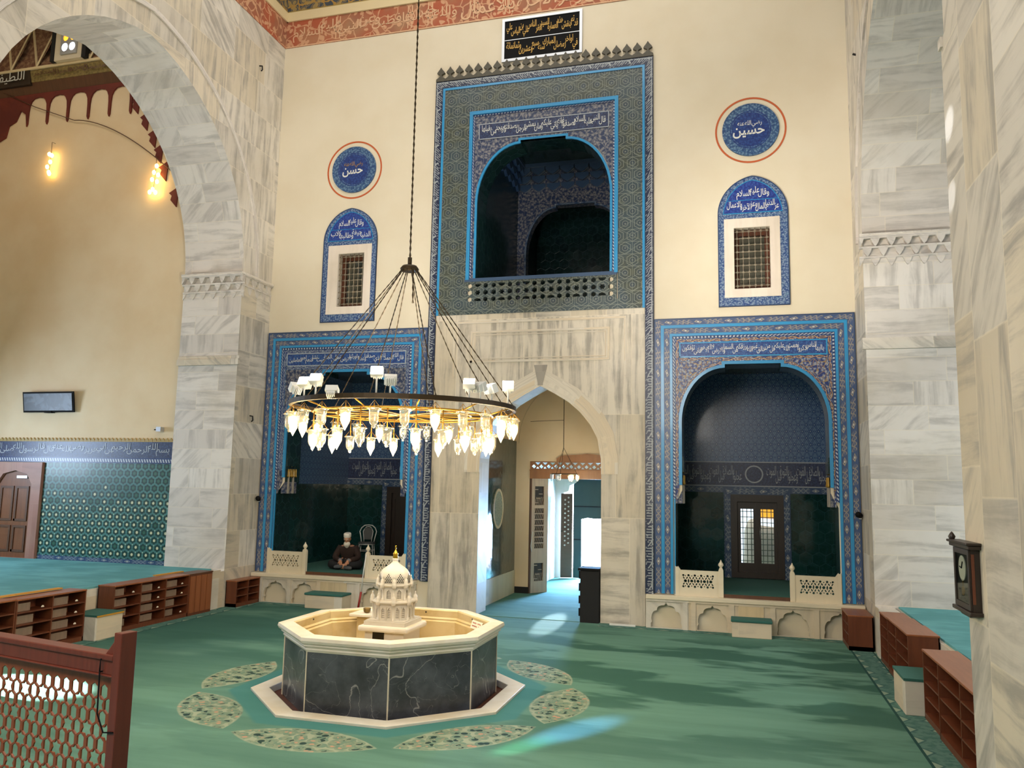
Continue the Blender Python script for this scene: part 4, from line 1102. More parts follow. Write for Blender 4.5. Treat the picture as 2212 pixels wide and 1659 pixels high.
# vestibule
struct(MB().box(-1.42, -1.0, 3.75, 4.6, 0.0, 4.0).box(-1.42, -1.05, 4.6, 7.5, 0.0, 4.0).build('wall_vestibule_left', 'window_marble'))
struct(MB().box(1.75, 1.9, 3.75, 7.5, 0.0, 4.0).build('wall_vestibule_right', 'window_marble'))
struct(MB().box(-1.42, 1.9, 3.75, 8.0, 4.0, 4.1).build('ceiling_vestibule', 'ochre_plaster'))
OD = [(-.88, .004), (-.88, 2.25), (-.80, 2.32), (-.80, 2.45), (-.66, 2.50), (-.62, 2.66), (-.45, 2.75), (-.3, 2.95), (1.0, 2.95), (1.15, 2.75), (1.3, 2.66), (1.4, 2.5), (1.5, 2.3), (1.5, .004)]
struct(MB().prism(rect(-1.42, 1.9, 0.0, 4.0), 'y', 7.2, 7.5, holes=[OD]).build('wall_vestibule_end', 'window_marble'))
t = empty('door_2', (-.75, 7.3, 0), 'carved brown outer door leaf standing open beyond the inner doorway', 'door'); t['kind'] = 'structure'
MB().bar((-.86, 7.1, 1.23), (-.55, 7.22, 1.23), .06, 2.4, up=(0, 0, 1)).build('leaf', 'carved_wood', t)
g = MB()
for k in range(22):
    g.prism(ngon(-.74+.1*(k % 2), .95+.065*k, .028, 4), 'y', 7.08, 7.12)
g.build('carving', 'pale_door_wood', t)
MB().lathe([(0, -.03), (.03, 0), (0, .03)], (-.83, 7.06, 1.35), 8).build('door_knob', 'dark_bronze', t)
cz = [(-.52, .02), (-.28, .02), (-.28, 1.70), (-.1, 1.74), (.1, 1.72), (.5, 1.74), (.5, .02), (1.5, .02), (1.5, 2.9), (-.52, 2.9)]
o = tag(MB().prism(cz, 'y', 7.24, 7.27).build('door_curtain', 'leather_green'), 'dark green leather curtain hung across the outer doorway', 'curtain')
MB().box(-.5, .6, 7.22, 7.24, 2.05, 2.08).box(-.5, -.28, 7.22, 7.24, 1.1, 1.13).build('seams', 'black_cloth', o)
o = tag(MB().box(-1.26, -1.04, 7.12, 7.2, 2.52, 2.66).build('emergency_lamp', 'white_plastic'), 'small pale emergency lamp on the vestibule wall beyond the open door leaf', 'lamp')
MB().box(-1.24, -1.06, 7.11, 7.12, 2.54, 2.60).build('lens', 'lamp_lens', o)
struct(MB().box(-4.0, 5.0, 10.0, 10.1, -0.5, 5.0).build('exterior_sky_glow', 'sky_glow'))
struct(MB().box(-3.0, 4.0, 8.4, 10.1, -0.12, -0.02).build('exterior_ground', 'window_marble'))
# small chandelier in the passage
t = empty('small_chandelier', (.2, 2.5, 2.75), 'small ring chandelier hanging in the entrance passage', 'chandelier')
MB().tube([(.2+.30*math.cos(a*PI/12), 2.5+.30*math.sin(a*PI/12), 2.93) for a in range(24)], .012, 6, closed=True).build('ring', 'dark_bronze', t)
MB().tube([(.17, 2.5, 6.2), (.17, 2.5, 3.55)], .008, 5).build('wire', 'black', t)
MB().tube([(-.9, 3.5, 4.25), (.17, 2.5, 4.2)], .005, 5).build('cross_wire', 'black', t)
m = MB()
for k in range(3): a = k*2*PI/3+.4; m.tube([(.17, 2.5, 3.55), (.2+.30*math.cos(a), 2.5+.30*math.sin(a), 2.93)], .005, 5)
m.build('suspension_wires', 'black', t)
for k in range(6):
    a = k*PI/3+.3; c = (.2+.30*math.cos(a), 2.5+.30*math.sin(a), 2.86)
    cup = MB().lathe([(.055, .06), (.045, .05), (.05, -.02), (.03, -.07), (.012, -.10), (0, -.10)], c, 10).build('glass_cup', 'lamp_glass', t)
    if k in (5, 0, 1): MB().lathe([(0, .05), (.03, .02), (.03, -.02), (0, -.05)], c, 8).build('bulb', 'bulb_glow', cup)
light('small_chandelier_lamp', 'POINT', (.35, 2.4, 2.70), 18, WARM, shadow_soft_size=.1)
# black stand in the portal
t = empty('black_stand', (1.27, .12, 0), 'tall black box stand against the right side of the entrance arch', 'stand')
MB().box(1.08, 1.46, -.08, .32, 0.0, 1.03).build('body', 'black_cloth', t, bevel=.01)
MB().box(1.04, 1.47, -.11, .34, 1.0, 1.05).build('top_board', 'black', t, bevel=.006)
m = MB()
for k in range(4): m.box(1.05, 1.09, -.06, .30, .12+.24*k, .27+.24*k)
m.build('side_ridges', 'black', t)
tag(MB().box(1.68, 2.18, -.17, -.12, 0.0, .03).box(1.72, 1.78, -.172, -.168, .008, .022).box(1.9, 1.96, -.172, -.168, .008, .022).build('power_strip', 'white_plastic'), 'white power strip on the carpet at the foot of the right portal pier', 'power strip')

# ------------------------------------------------------------------ bench fronts and pierced parapets of the niches
def cusp(cx, w, h, z0=0.0):
    """multifoil arch outline with an ogee tip"""
    pr = [(.50, 0.0), (.50, .16)]
    for k in range(19):
        t = PI/2*k/19
        sc = 1 - .15*(1 - abs(math.sin(t*3.6)))**2 if k else 1
        pr.append((.50*math.cos(t)**.8*sc, .16+.74*math.sin(t)**.9*sc))
    pr += [(.06, .90), (.025, .94), (0, 1.0)]
    R = [(cx+a*w, z0+b*h) for a, b in pr]; L = [(2*cx-x, z) for x, z in R]
    return L + list(reversed(R))[1:]
def bench(side, x0, x1, arches, step, label, steplabel):
    t = empty('marble_bench_front', ((x0+x1)/2, -.1, 0), label, 'platform')
    m = MB(); hs = [cusp(c, w, .47, .012) for c, w in arches]
    hs = [[(max(x0+.02, min(x1-.02, x)), z) for x, z in h] for h in hs]
    m.prism(rect(x0, x1, 0.0, .545), 'y', -.14, -.07, holes=hs)
    m.build('arcade', 'bench_marble', t)
    MB().prism(rect(x0, x1, -.19, -.001), 'z', .545, .62).build('ledge', 'parapet_marble', t, bevel=.008)
    m = MB()
    xs = []
    for xx in sorted(c+s*(w/2+.07) for c, w in arches for s in (-1, 1)):
        if xs and xx-xs[-1] < .15: xs[-1] = (xx+xs[-1])/2
        elif x0+.05 < xx < x1-.05: xs.append(xx)
    for xx in xs: m.box(xx-.045, xx+.045, -.165, -.1405, 0.0, .50)
    m.box(x0, x1, -.165, -.1405, .5005, .5445)
    m.build('pilasters', 'bench_marble', t)
    s0, s1 = step
    MB().box(s0+.12, s1-.12, -.16, -.14, .30, .52).build('back_panel', 'slab_marble', t)
    st = empty('marble_step', ((s0+s1)/2, -.3, 0), steplabel, 'step')
    MB().box(s0, s1, -.56, -.165, 0.0, .27).build('block', 'bench_marble', st, bevel=.01)
    MB().box(s0-.015, s1+.015, -.58, -.165, .27, .315).build('carpet_cover', 'carpet_edge', st, bevel=.012)
    return t
bench('left', -6.28, -2.40, [(-5.68, .58), (-4.98, .58), (-3.33, .58), (-2.62, .42)], (-4.70, -3.84), 'marble bench front with cusped shoe arches under the left niche', 'low marble step with green carpet top before the left niche')
bench('right', 2.38, 6.28, [(2.76, .58), (3.62, .56), (5.05, .56), (5.86, .56)], (3.97, 4.66), 'marble bench front with cusped shoe arches under the right niche', 'low marble step with green carpet top before the right niche')
def parapet(x0, x1, inner, label):
    t = empty('pierced_parapet', ((x0+x1)/2, 0, .62), label, 'parapet')
    w = x1-x0; a0, a1 = x0+.13, x1-.13; z0, z1 = .78, 1.02
    hs = []; n = 5; s = (a1-a0)/n
    for k in range(n+1):
        for z in (z0+.015, z1-.015):
            hs.append(ngon(a0+s*k, z, .024, 6, 0)) if 0 < k < n else hs.append(ngon(a0+s*k+(.02 if k == 0 else -.02), z, .022, 6))
    for k in range(n):
        cx = a0+s*(k+.5); cz = (z0+z1)/2
        hs.append(ngon(cx, cz, .030, 8, PI/8))
        for j in range(6):
            a = j*PI/3
            ex, ez = math.cos(a), math.sin(a)
            if abs(ex) > .9: continue
            c = (cx+.066*ex*s/.13, cz+.066*ez)
            hs.append([(c[0]+.022*ex+.011*ez, c[1]+.022*ez-.011*ex), (c[0]+.022*ex-.011*ez, c[1]+.022*ez+.011*ex), (c[0]-.022*ex-.011*ez, c[1]-.022*ez+.011*ex), (c[0]-.022*ex+.011*ez, c[1]-.022*ez-.011*ex)])
        hs.append([(cx-.014, z1-.015), (cx+.014, z1-.015), (cx, z1-.045)]); hs.append([(cx-.014, z0+.015), (cx+.014, z0+.015), (cx, z0+.045)])
        if k: 
            xe = a0+s*k; hs.append([(xe, cz-.05), (xe+.018, cz), (xe, cz+.05), (xe-.018, cz)])
    MB().prism(rect(x0+.02, x1-.02, .62, 1.10), 'y', -.05, .01, holes=hs).build('pierced_panel', 'parapet_marble', t)
    xi, xo = (x1, x0) if inner > 0 else (x0, x1)
    MB().prism([(xi-.045, .62), (xi+.045, .62), (xi+.045, 1.12), (xi+.03, 1.16), (xi-.03, 1.16), (xi-.045, 1.12)], 'y', -.065, .025).build('post', 'parapet_marble', t, bevel=.006)
    MB().lathe([(.03, 0), (.022, .02), (.052, .055), (.046, .085), (.02, .12), (.012, .14), (0, .165)], (xi, -.02, 1.16), 8).build('finial', 'parapet_marble', t)
    g = 1 if inner > 0 else -1
    MB().prism([(xo, .62), (xo+g*.07, .62), (xo+g*.07, 1.10), (xo+g*.10, 1.10), (xo+g*.05, 1.17), (xo+g*.03, 1.15), (xo, 1.17)], 'y', -.06, .02).build('wall_scroll', 'parapet_marble', t)
for xa, xb, sd in ((-5.04, -3.57, 'left'), (3.80, 5.04, 'right')):
    tag(MB().box(xa, xb, -.03, -.002, .622, .685).build('edge_board', 'carved_wood'), 'dark brown board along the carpet edge of the %s niche, between its parapets' % sd, 'edge board', 'edge boards of the niches')
parapet(-5.98, -5.06, 1, 'pierced marble parapet left of the seated man, with finial post')
parapet(-3.55, -2.66, -1, 'pierced marble parapet in the left niche, nearest the entrance')
parapet(2.93, 3.78, 1, 'pierced marble parapet in the right niche, nearest the entrance')
parapet(5.06, 5.91, -1, 'pierced marble parapet in the right niche, at the right wall end')
o = tag(MB().tube([(-3.62, -.25, .0), (-3.58, -.215, .35)], .022, 6).build('barrier_pole', 'red_tape'), 'slim red and white pole leaning on the left niche parapet', 'pole')
MB().tube([(-3.58, -.215, .35), (-3.55, -.2, .78), (-3.52, -.17, 1.12)], .012, 6).build('white_shaft', 'white_plastic', o)
for x, s, lb in ((-6.24, 1, 'small black camera on the wall corner left of the left niche'), (6.24, -1, 'small black camera on the wall corner right of the right niche')):
    o = tag(MB().lathe([(0, -.09), (.05, -.08), (.055, .03), (.03, .06), (0, .06)], (0, 0, 0), 12).build('security_camera', 'black'), lb, 'camera')
    o.location = (x+s*.02, -.16, 2.24); o.rotation_euler = (math.radians(80), 0, s*math.radians(25))
    b = MB().box(-.02, .02, -.06, .02, -.14, -.08).build('bracket', 'white_plastic', o, local=True)
# ------------------------------------------------------------------ fountain
FX, FY = -0.28, -6.03
t = empty('fountain', (FX, FY, 0), 'octagonal marble ablution fountain with grey slabs and carved tower, in the middle of the hall', 'fountain')
def oct_ring(m, a_out, a_in, z0, z1, mat=0): return m.prism(octa(FX, FY, a_out), 'z', z0, z1, holes=[octa(FX, FY, a_in)], mat=mat)
oct_ring(MB(), 1.635, 1.42, -.06, .03).build('floor_curb', 'fountain_marble', t, bevel=.008)
MB().prism(octa(FX, FY, 1.44), 'z', -.10, -.06).build('drain_channel', 'cabinet_wood', t)
V = octa(FX, FY, 1.27); VI = octa(FX, FY, 1.17)
for k in range(8):
    p, q, P, Q = V[k], V[(k+1) % 8], VI[k], VI[(k+1) % 8]
    L = math.hypot(q[0]-p[0], q[1]-p[1])
    m = MB(); z0, z1 = -.06, .73
    for a, b in ((p, q), (P, Q)): m.face([(a[0], a[1], z0), (b[0], b[1], z0), (b[0], b[1], z1), (a[0], a[1], z1)], [(k*3.7, z0), (k*3.7+L, z0), (k*3.7+L, z1), (k*3.7, z1)])
    for z in (z0, z1): m.face([(p[0], p[1], z), (q[0], q[1], z), (Q[0], Q[1], z), (P[0], P[1], z)], [p, q, Q, P])
    for a, b in ((p, P), (q, Q)): m.face([(a[0], a[1], z0), (b[0], b[1], z0), (b[0], b[1], z1), (a[0], a[1], z1)], [(0, z0), (.1, z0), (.1, z1), (0, z1)])
    m.build('side_slab', 'grey_marble', t)
for k in range(8): MB().bar((V[k][0], V[k][1], -.06), (V[k][0], V[k][1], .73), .014).build('corner_joint', 'parapet_marble', t)
m = MB()
prof = [(1.275, .66), (1.295, .69), (1.285, .705), (1.32, .735), (1.315, .75), (1.35, .77), (1.365, .80), (1.355, .835), (1.18, .845)]
for (a0, z0), (a1, z1) in zip(prof, prof[1:]):
    A, B = octa(FX, FY, a0), octa(FX, FY, a1)
    for k in range(8):
        j = (k+1) % 8; L = a0*.828
        m.face([(*A[k], z0), (*A[j], z0), (*B[j], z1), (*B[k], z1)], [(k*1.2, z0), (k*1.2+L, z0), (k*1.2+L, z1+abs(a1-a0)), (k*1.2, z1+abs(a1-a0))])
m.build('rim', 'fountain_marble', t)
m = MB(); prof = [(1.18, .845), (1.165, .83), (1.17, .74), (1.145, .72), (1.15, .70), (1.12, .685), (1.12, .30), (0.02, .30)]
for (a0, z0), (a1, z1) in zip(prof, prof[1:]):
    A, B = octa(FX, FY, a0), octa(FX, FY, a1)
    for k in range(8):
        j = (k+1) % 8; L = a0*.828
        m.face([(*A[k], z0), (*A[j], z0), (*B[j], z1), (*B[k], z1)], [(k*1.2, z0), (k*1.2+L, z0), (k*1.2+L, z1), (k*1.2, z1)])
m.build('basin', 'basin_marble', t)
m = MB()
for k, a in ((5, 0), (6, 0), (7, 0), (4, 0)):
    A = octa(FX, FY, 1.168); p, q = A[k], A[(k+1) % 8]; c = ((p[0]+q[0])/2, (p[1]+q[1])/2, .80)
    m.lathe([(0, -.016), (.016, 0), (0, .016)], c, 8)
m.build('spout_holes', 'dark_gloss', t)  # holes shown as near-black beads on the closed marble
# ledge inside
MB().prism([(-1.15, -5.58), (-.55, -5.58), (-.55, -4.87), (-.78, -4.87), (-1.15, -5.24)], 'z', .79, .83).build('ledge', 'fountain_marble', t, bevel=.01)
MB().box(-1.06, -.60, -5.50, -5.20, .30, .79).build('ledge_pier', 'basin_marble', t)
# pedestal
MB().box(FX-.27, FX+.27, FY-.27, FY+.27, .30, .755).build('pedestal', 'tower_marble', t)
MB().box(FX-.345, FX+.345, FY-.345, FY+.345, .755, .83).build('pedestal_cap', 'fountain_marble', t, bevel=.025)
MB().box(FX-.16, FX-.0, FY-.275, FY-.26, .655, .745).build('dark_opening', 'dark_gloss', t)  # near-black patch set on the solid pedestal
# carved tower
tw = bpy.data.objects.new('carved_tower', None); COL.objects.link(tw); tw.location = (FX, FY, .83); attach(tw, t); tw.matrix_parent_inverse = Matrix.Translation((-FX, -FY, 0)); 
PL = MB().box(-.285, .285, -.285, .285, 0.0, .05).box(-.265, .265, -.265, .265, .05, .065).build('plinth', 'tower_marble', tw, local=True)
def tier(name, R, z0, z1, win_w, two):
    m = MB(); rc = R*math.cos(PI/8)
    gr = MB()
    for k in range(8):
        a = k*PI/4
        ex = Vector((-math.sin(a), math.cos(a), 0)); n = Vector((math.cos(a), math.sin(a), 0)); hw = R*math.sin(PI/8)
        def P(x, z, d=0.0): v = n*(rc+d)+ex*x; return (v.x, v.y, z)
        H = z1-z0
        ws = [-hw*.42, hw*.42] if two else [0.0]
        hs = []
        for c in ws:
            hs.append([(c-win_w, z0+.12*H), (c+win_w, z0+.12*H), (c+win_w, z0+.62*H), (c, z0+.80*H), (c-win_w, z0+.62*H)])
        o = [(-hw, z0), (hw, z0), (hw, z1), (-hw, z1)]
        fl = [q for l in [o]+hs for q in l]
        for tr in tessellate_polygon([[Vector((x, z, 0)) for x, z in l] for l in [o]+hs]):
            m.face([P(*fl[i]) for i in tr], [fl[i] for i in tr])
        for h in hs:
            for i in range(5):
                p, q = h[i], h[(i+1) % 5]
                m.face([P(*p), P(*q), P(*q, -.025), P(*p, -.025)], [p, q, q, p])
            xs = [p[0] for p in h]; gz0, gz1 = h[0][1], z0+.8*H
            g_ = []
            for r in range(6):
                for j in range(3):
                    g_.append((min(xs)+(j+.5)*(max(xs)-min(xs))/3, gz0+(r+.5)*(gz1-gz0)/6))
            oo = [(min(xs), gz0), (max(xs), gz0), (max(xs), gz1), (min(xs), gz1)]
            hl = [ngon(x, z, win_w*.24, 6) for x, z in g_]
            f2 = [q for l in [oo]+hl for q in l]
            for tr in tessellate_polygon([[Vector((x, z, 0)) for x, z in l] for l in [oo]+hl]):
                gr.face([P(*f2[i], -.015) for i in tr], [f2[i] for i in tr])
        # corner column
        v = Matrix.Rotation(a+PI/8, 3, 'Z') @ Vector((R+.004, 0, 0))
        m.lathe([(.020, z0), (.020, z0+.02), (.012, z0+.03), (.011, z1-.035), (.02, z1-.015), (.02, z1)], (v.x, v.y, 0), 8)
        m.lathe([(.014, z0), (.012, z1-.03)], tuple((n*(rc+.004)).to_tuple()[:2])+(0,), 6) if two else None
    m.lathe([(0, z1), (R+.02, z1), (R+.035, z1+.02), (R+.03, z1+.04), (0, z1+.04)], n=8, ph=PI/8, smooth=False)
    o = m.build(name, 'tower_marble', tw, local=True)
    gr.build('window_lattice', 'tower_marble', o, local=True)
    MB().lathe([(R*.72, z0), (R*.72, z1)], n=12).build('dark_core', 'matt_black', o, local=True)  # black drum put in for the shade inside the tier
    for k in range(8):
        f = MB(); v = Matrix.Rotation(k*PI/4+PI/8, 3, 'Z') @ Vector((R+.018, 0, z1+.04))
        f.lathe([(.026, -.05), (.034, -.02), (.034, 0), (.026, .012), (.030, .03), (.022, .055), (.008, .075), (.013, .085), (.006, .10), (0, .108)], v, 8)
        f.build('turret', 'tower_marble', o, local=True)
tier('lower_tier', .262, .065, .265, .022, True)
tier('upper_tier', .195, .305, .475, .030, False)
dm = MB(); dp = [(.188, .515), (.200, .55), (.205, .59), (.195, .64), (.165, .685), (.12, .72), (.075, .75), (.045, .775), (.032, .80)]
dm.lathe(dp, n=24); dm.lathe([(.032, .80), (.036, .81), (.036, .83), (0, .835)], n=16)
D = dm.build('dome', 'tower_marble', tw, local=True)
pc = MB()
for k in range(8):
    a = k*PI/4
    for r, (z, n_) in enumerate(((.54, 4), (.56, 3), (.58, 4), (.60, 3), (.62, 2), (.64, 1))):
        rr = [.199, .202, .205, .204, .200, .195][r]+.0015
        for j in range(n_):
            b = a+(j-(n_-1)/2)*.125
            c = Vector((rr*math.cos(b), rr*math.sin(b), z)); nn = Vector((math.cos(b), math.sin(b), 0)); tx = Vector((-math.sin(b), math.cos(b), 0))
            pc.face([c+nn*.0015+tx*.0085*math.cos(i*PI/3)+Vector((0, 0, .0085*math.sin(i*PI/3))) for i in range(6)], [(0, 0)]*6)
pc.build('painted_openings', 'matt_black', D, local=True)  # black hexagons on a closed dome, painted in for the shade of holes
MB().lathe([(.03, .832), (.036, .85), (.03, .865), (.036, .885), (.026, .91), (.010, .935), (.006, .95), (.012, .965), (.005, .98), (.010, .992), (0, 1.0)], n=14).build('gold_finial', 'gold', tw, local=True)
# things standing on the fountain
b = tag(MB().lathe([(0, 0), (.03, 0), (.055, .015), (.066, .05), (.068, .085), (.062, .085), (.058, .05), (.045, .02), (0, .012)], (0, 0, 0), 20).build('water_bowl', 'bronze'), 'small bronze bowl standing on the marble ledge inside the fountain', 'bowl')
b.location = (-.94, -5.44, .83); b.scale = (.8, .8, .8)
A = octa(FX, FY, 1.163); p_, q_ = Vector((*A[4], 0)), Vector((*A[5], 0))
pc = p_.lerp(q_, .30); e = (q_-p_).normalized(); nrm = Vector((-e.y, e.x, 0))
if nrm.dot(Vector((FX, FY, 0))-pc) < 0: nrm = -nrm
sg = empty('paper_notice', (pc.x+nrm.x*.03, pc.y+nrm.y*.03, .70), 'small white notice leaning against the inner rim at the right of the fountain', 'notice')
up_ = (Vector((0, 0, 1))-nrm*.35).normalized()
MB().obox((0, 0, .05), e, nrm.cross(e).cross(e), up_, .15, .003, .055).build('card', 'paper', sg, local=True)
ln = MB()
nf = e.cross(up_).normalized()
if nf.dot(nrm) < 0: nf = -nf
for row, segs in ((.075, ((-.12, -.02), (0.01, .12))), (.035, ((-.12, -.06), (-.03, .12)))):
    for s0, s1 in segs:
        n_ = int((s1-s0)/.018)
        for i in range(n_):
            x = s0+(i+.5)*(s1-s0)/n_
            ln.obox(Vector((0, 0, .05))+e*x+up_*(row-.055+ (0.003 if i % 3 else 0))+nf*.004, e, nf, up_, .006, .0006, .009)
ln.build('printed_lines', 'red_ink', sg, local=True)

# ------------------------------------------------------------------ ring chandelier
HX, HY, ZR = -0.20, -6.10, 3.66
t = empty('ring_chandelier', (HX, HY, 3.1), 'large brass ring chandelier of glass lamps hanging above the fountain', 'chandelier')
RR = 1.48
def rp(a, r, z): return (HX+r*math.cos(a), HY+r*math.sin(a), z)
m = MB()
N = 72
for k in range(N):
    a, b = 2*PI*k/N, 2*PI*(k+1)/N
    P = lambda r, z, q: rp(q, r, z)
    for (r0, z0), (r1, z1) in (((RR+.025, ZR-.03), (RR+.025, ZR+.03)), ((RR-.025, ZR-.03), (RR-.025, ZR+.03)), ((RR-.025, ZR+.03), (RR+.025, ZR+.03)), ((RR-.025, ZR-.03), (RR+.025, ZR-.03))):
        m.face([P(r0, z0, a), P(r0, z0, b), P(r1, z1, b), P(r1, z1, a)], [(0, 0)]*4)
m.build('outer_ring', 'dark_bronze', t)
MB().tube([rp(2*PI*k/60, 1.19, ZR-.10) for k in range(60)], .014, 6, closed=True).tube([rp(2*PI*k/60, .9, ZR-.10) for k in range(60)], .011, 6, closed=True).build('inner_rings', 'brass', t)
m = MB()
for k in range(12): m.tube([rp(k*PI/6, .12, ZR-.10), rp(k*PI/6, 1.19, ZR-.10), rp(k*PI/6, RR, ZR-.02)], .010, 5)
m.tube([rp(2*PI*k/16, .12, ZR-.1) for k in range(16)], .012, 6, closed=True)
m.build('spokes', 'brass', t)
ZH = 5.60
MB().lathe([(0, .03), (.10, .02), (.13, -.02), (.12, -.05), (0, -.05)], (HX, HY, ZH), 12).tube([(HX, HY, ZH+.02), (HX, HY, ZH+.14)], .03, 8).build('hub', 'dark_bronze', t)
def chain(p, q, r0, r1, step):
    p, q = Vector(p), Vector(q); n = max(4, int((q-p).length/step))
    return MB().tube([p.lerp(q, i/n) for i in range(n+1)], [r0 if i % 2 else r1 for i in range(n+1)], 5)
chain((HX, HY, ZH+.12), (HX-.03, HY, 15.9), .016, .007, .05).build('main_chain', 'dark_bronze', t)
chain((HX+.08, HY-.06, ZH-.04), (HX+.10, HY-.08, ZH-.52), .016, .006, .05).build('loose_chain_end', 'dark_bronze', t)
for k in range(12):
    a = k*PI/6+.13
    chain(rp(a, .10, ZH-.03), rp(a, RR, ZR+.03), .009, .005, .045).build('suspension_chain', 'dark_bronze', t)
# view-facing axes of the hall, used only to choose which lamps are switched on
rng = random.Random(11)
cup_prof = [(.0, .115), (.02, .115), (.085, .105), (.088, .095), (.062, .085), (.060, .02), (.058, -.04), (.045, -.075), (.02, -.10), (.024, -.115), (.012, -.13), (0, -.132)]
cup_me = None
def cup(a, r, zc, lit, first):
    p = rp(a, r, zc); sc = 1.0
    rod = MB().tube([(p[0], p[1], ZR-.03 if r > 1.5 else ZR-.10), (p[0], p[1], zc+.105)], .008, 5)
    for j in range(3):
        b = j*2*PI/3; rod.tube([(p[0], p[1], zc+.20), (p[0]+.08*math.cos(b), p[1]+.08*math.sin(b), zc+.105)], .003, 4)
    c = MB().lathe(cup_prof, p, 12).build('glass_lamp', 'lamp_glass', t, loc=p)
    rod.build('hanging_rod', 'brass', c)
    if lit:
        MB().lathe([(0, .07), (.04, .05), (.052, 0), (.04, -.065), (.014, -.12), (0, -.15)], (p[0], p[1], zc-.01), 10).build('bulb', 'bulb_glow', c)
lit_outer = {1, 3, 4, 6, 9, 12, 13, 14, 16, 19, 22, 25}
for k in range(26): cup(2*PI*k/26+.05, RR, 3.41, k in lit_outer, False)
lit_inner = {0, 2, 5, 7, 8, 10, 13, 15, 18, 20}
for k in range(22): cup(2*PI*k/22+.1, 1.19, 3.20, k in lit_inner, False)
for k in range(8):
    a = k*PI/4+.2
    light('chandelier_lamp', 'POINT', rp(a, 1.3, 2.95), 34, WARM, shadow_soft_size=.12)
# floodlights standing on the ring
def flood(a, aim, h, on=True, kind=0):
    p = Vector(rp(a, RR, ZR+.03)); d = (Vector(aim)-(p+Vector((0, 0, h)))).normalized()
    c = p+Vector((0, 0, h)); s = d.cross(Vector((0, 0, 1))).normalized(); u = s.cross(d)
    b = MB().obox(c, s, d, u, .072, .038, .056).obox(c-d*.045, s, d, u, .05, .025, .045)
    for i in range(5): b.obox(c-d*.075+s*(-.044+.022*i), s, d, u, .005, .022, .045)
    o = b.build('floodlight', 'white_plastic', t)
    MB().tube([p, p+Vector((0, 0, max(h-.05, .005)))], .012, 6).build('stand', 'white_plastic', o)
    f = MB().obox(c+d*.040, s, d, u, .064, .004, .048).build('lens', 'flood_glow' if on else 'paper', o)
    if on: light('flood_beam', 'SPOT', c+d*.09, 620 if aim[1] < -1 else 1100, (1.0, .92, .80), aim, spot_size=math.radians(62 if aim[1] < -1 else 46), spot_blend=1.0, shadow_soft_size=.08)
flood(-2.34, (-7.0, -3.0, 9.8), .13)
flood(-2.14, (-1.5, -15.0, 7.6), .17)
flood(-1.97, (0.0, -15.0, 8.5), .19)
flood(-1.78, (-2.0, -1.0, 16.0), .04, False)
flood(-1.39, (2.5, -15.0, 6.8), .25)
flood(-1.28, (-3.0, 0.0, 8.2), .16)
flood(-0.62, (3.0, -15.0, 12.0), .17)
flood(-0.50, (3.0, 0.0, 7.0), .15)
flood(-0.36, (5.9, 0.0, 7.6), .15)
flood(-0.07, (3.4, -15.0, 8.0), .23)
# ------------------------------------------------------------------ shoe cabinets
def shoe_cabinet(label, facing, x, y0, y1, h, depth, cols, rows, group=None, loc_z=0.0, slide=True, top='cabinet_top_wood'):
    """front plane at x, facing +1 (towards +x) or -1"""
    t = empty('shoe_cabinet', (x-facing*depth/2, (y0+y1)/2, loc_z), label, 'shoe cabinet', group)
    xb = x-facing*depth; lo, hi = sorted((x, xb)); th = .022
    m = MB().box(lo, hi, y0, y0+th, loc_z, h-.02).box(lo, hi, y1-th, y1, loc_z, h-.02).box(min(xb, xb+facing*.015), max(xb, xb+facing*.015), y0, y1, loc_z, h-.02)
    m.box(lo, hi, y0, y1, loc_z, loc_z+.07)
    m.build('carcass', 'cabinet_wood', t)
    MB().box(lo-.008, hi+.008, y0-.003, y1+.003, h-.025, h).build('top_board', top, t, bevel=.005)
    w = (y1-y0)/cols
    for c in range(1, cols): MB().box(lo+.01, hi, y0+w*c-.011, y0+w*c+.011, loc_z+.07, h-.025).build('divider', 'cabinet_wood', t)
    hh = (h-.025-loc_z-.07)/rows
    s = MB()
    for r in range(1, rows): s.box(lo+.01, hi-.004, y0+th, y1-th, loc_z+.07+hh*r-.009, loc_z+.07+hh*r+.009)
    s.build('shelves', 'cabinet_wood', t)
    return t
LF = -6.20
def shelf_flaps(t, x, y0, y1, h, cols, rows):
    """pale flaps in the left half of every pigeonhole and a round paper tab in the other half"""
    w = (y1-y0)/cols; hh = (h-.095)/rows; rg = random.Random(5)
    for c in range(cols):
        for r in range(rows):
            ya = y0+w*c+.03; z = .07+hh*r
            wd = w*rg.uniform(.40, .55)
            MB().box(x-.075, x-.06, ya, ya+wd, z+.012, z+hh*.72).build('flap', 'flap_board', t)
            if rg.random() < .6:
                yc = y0+w*(c+.78)
                MB().prism([(yc+.028*math.cos(a*PI/8), z+.03+.028*math.sin(a*PI/8)) for a in range(9)], 'x', x-.05, x-.047).build('paper_tab', 'paper', t)
shoe_cabinet('brown open shoe cabinet at the left edge, left of the marble step', 1, LF, -6.96, -6.30, .83, .34, 1, 4)
shelf_flaps(shoe_cabinet('two-column brown shoe cabinet against the left platform, nearest the marble step', 1, LF, -6.29, -4.96, .82, .34, 2, 4), LF, -6.29, -4.96, .82, 2, 4)
shelf_flaps(shoe_cabinet('three-column brown shoe cabinet along the left platform beyond the marble step', 1, LF, -4.34, -2.37, .80, .34, 3, 4), LF, -4.34, -2.37, .80, 3, 4)
t = empty('panelled_cabinet', (LF-.17, -2.0, 0), 'closed reddish panelled cabinet at the far end of the left platform', 'cabinet')
MB().box(LF-.34, LF, -2.36, -1.66, 0, .78).build('carcass', 'cabinet_wood', t)
m = MB()
for k in range(4): m.box(LF, LF+.008, -2.34+.17*k, -2.19+.17*k, .05, .75)
m.build('door', 'cabinet_top_wood', t)
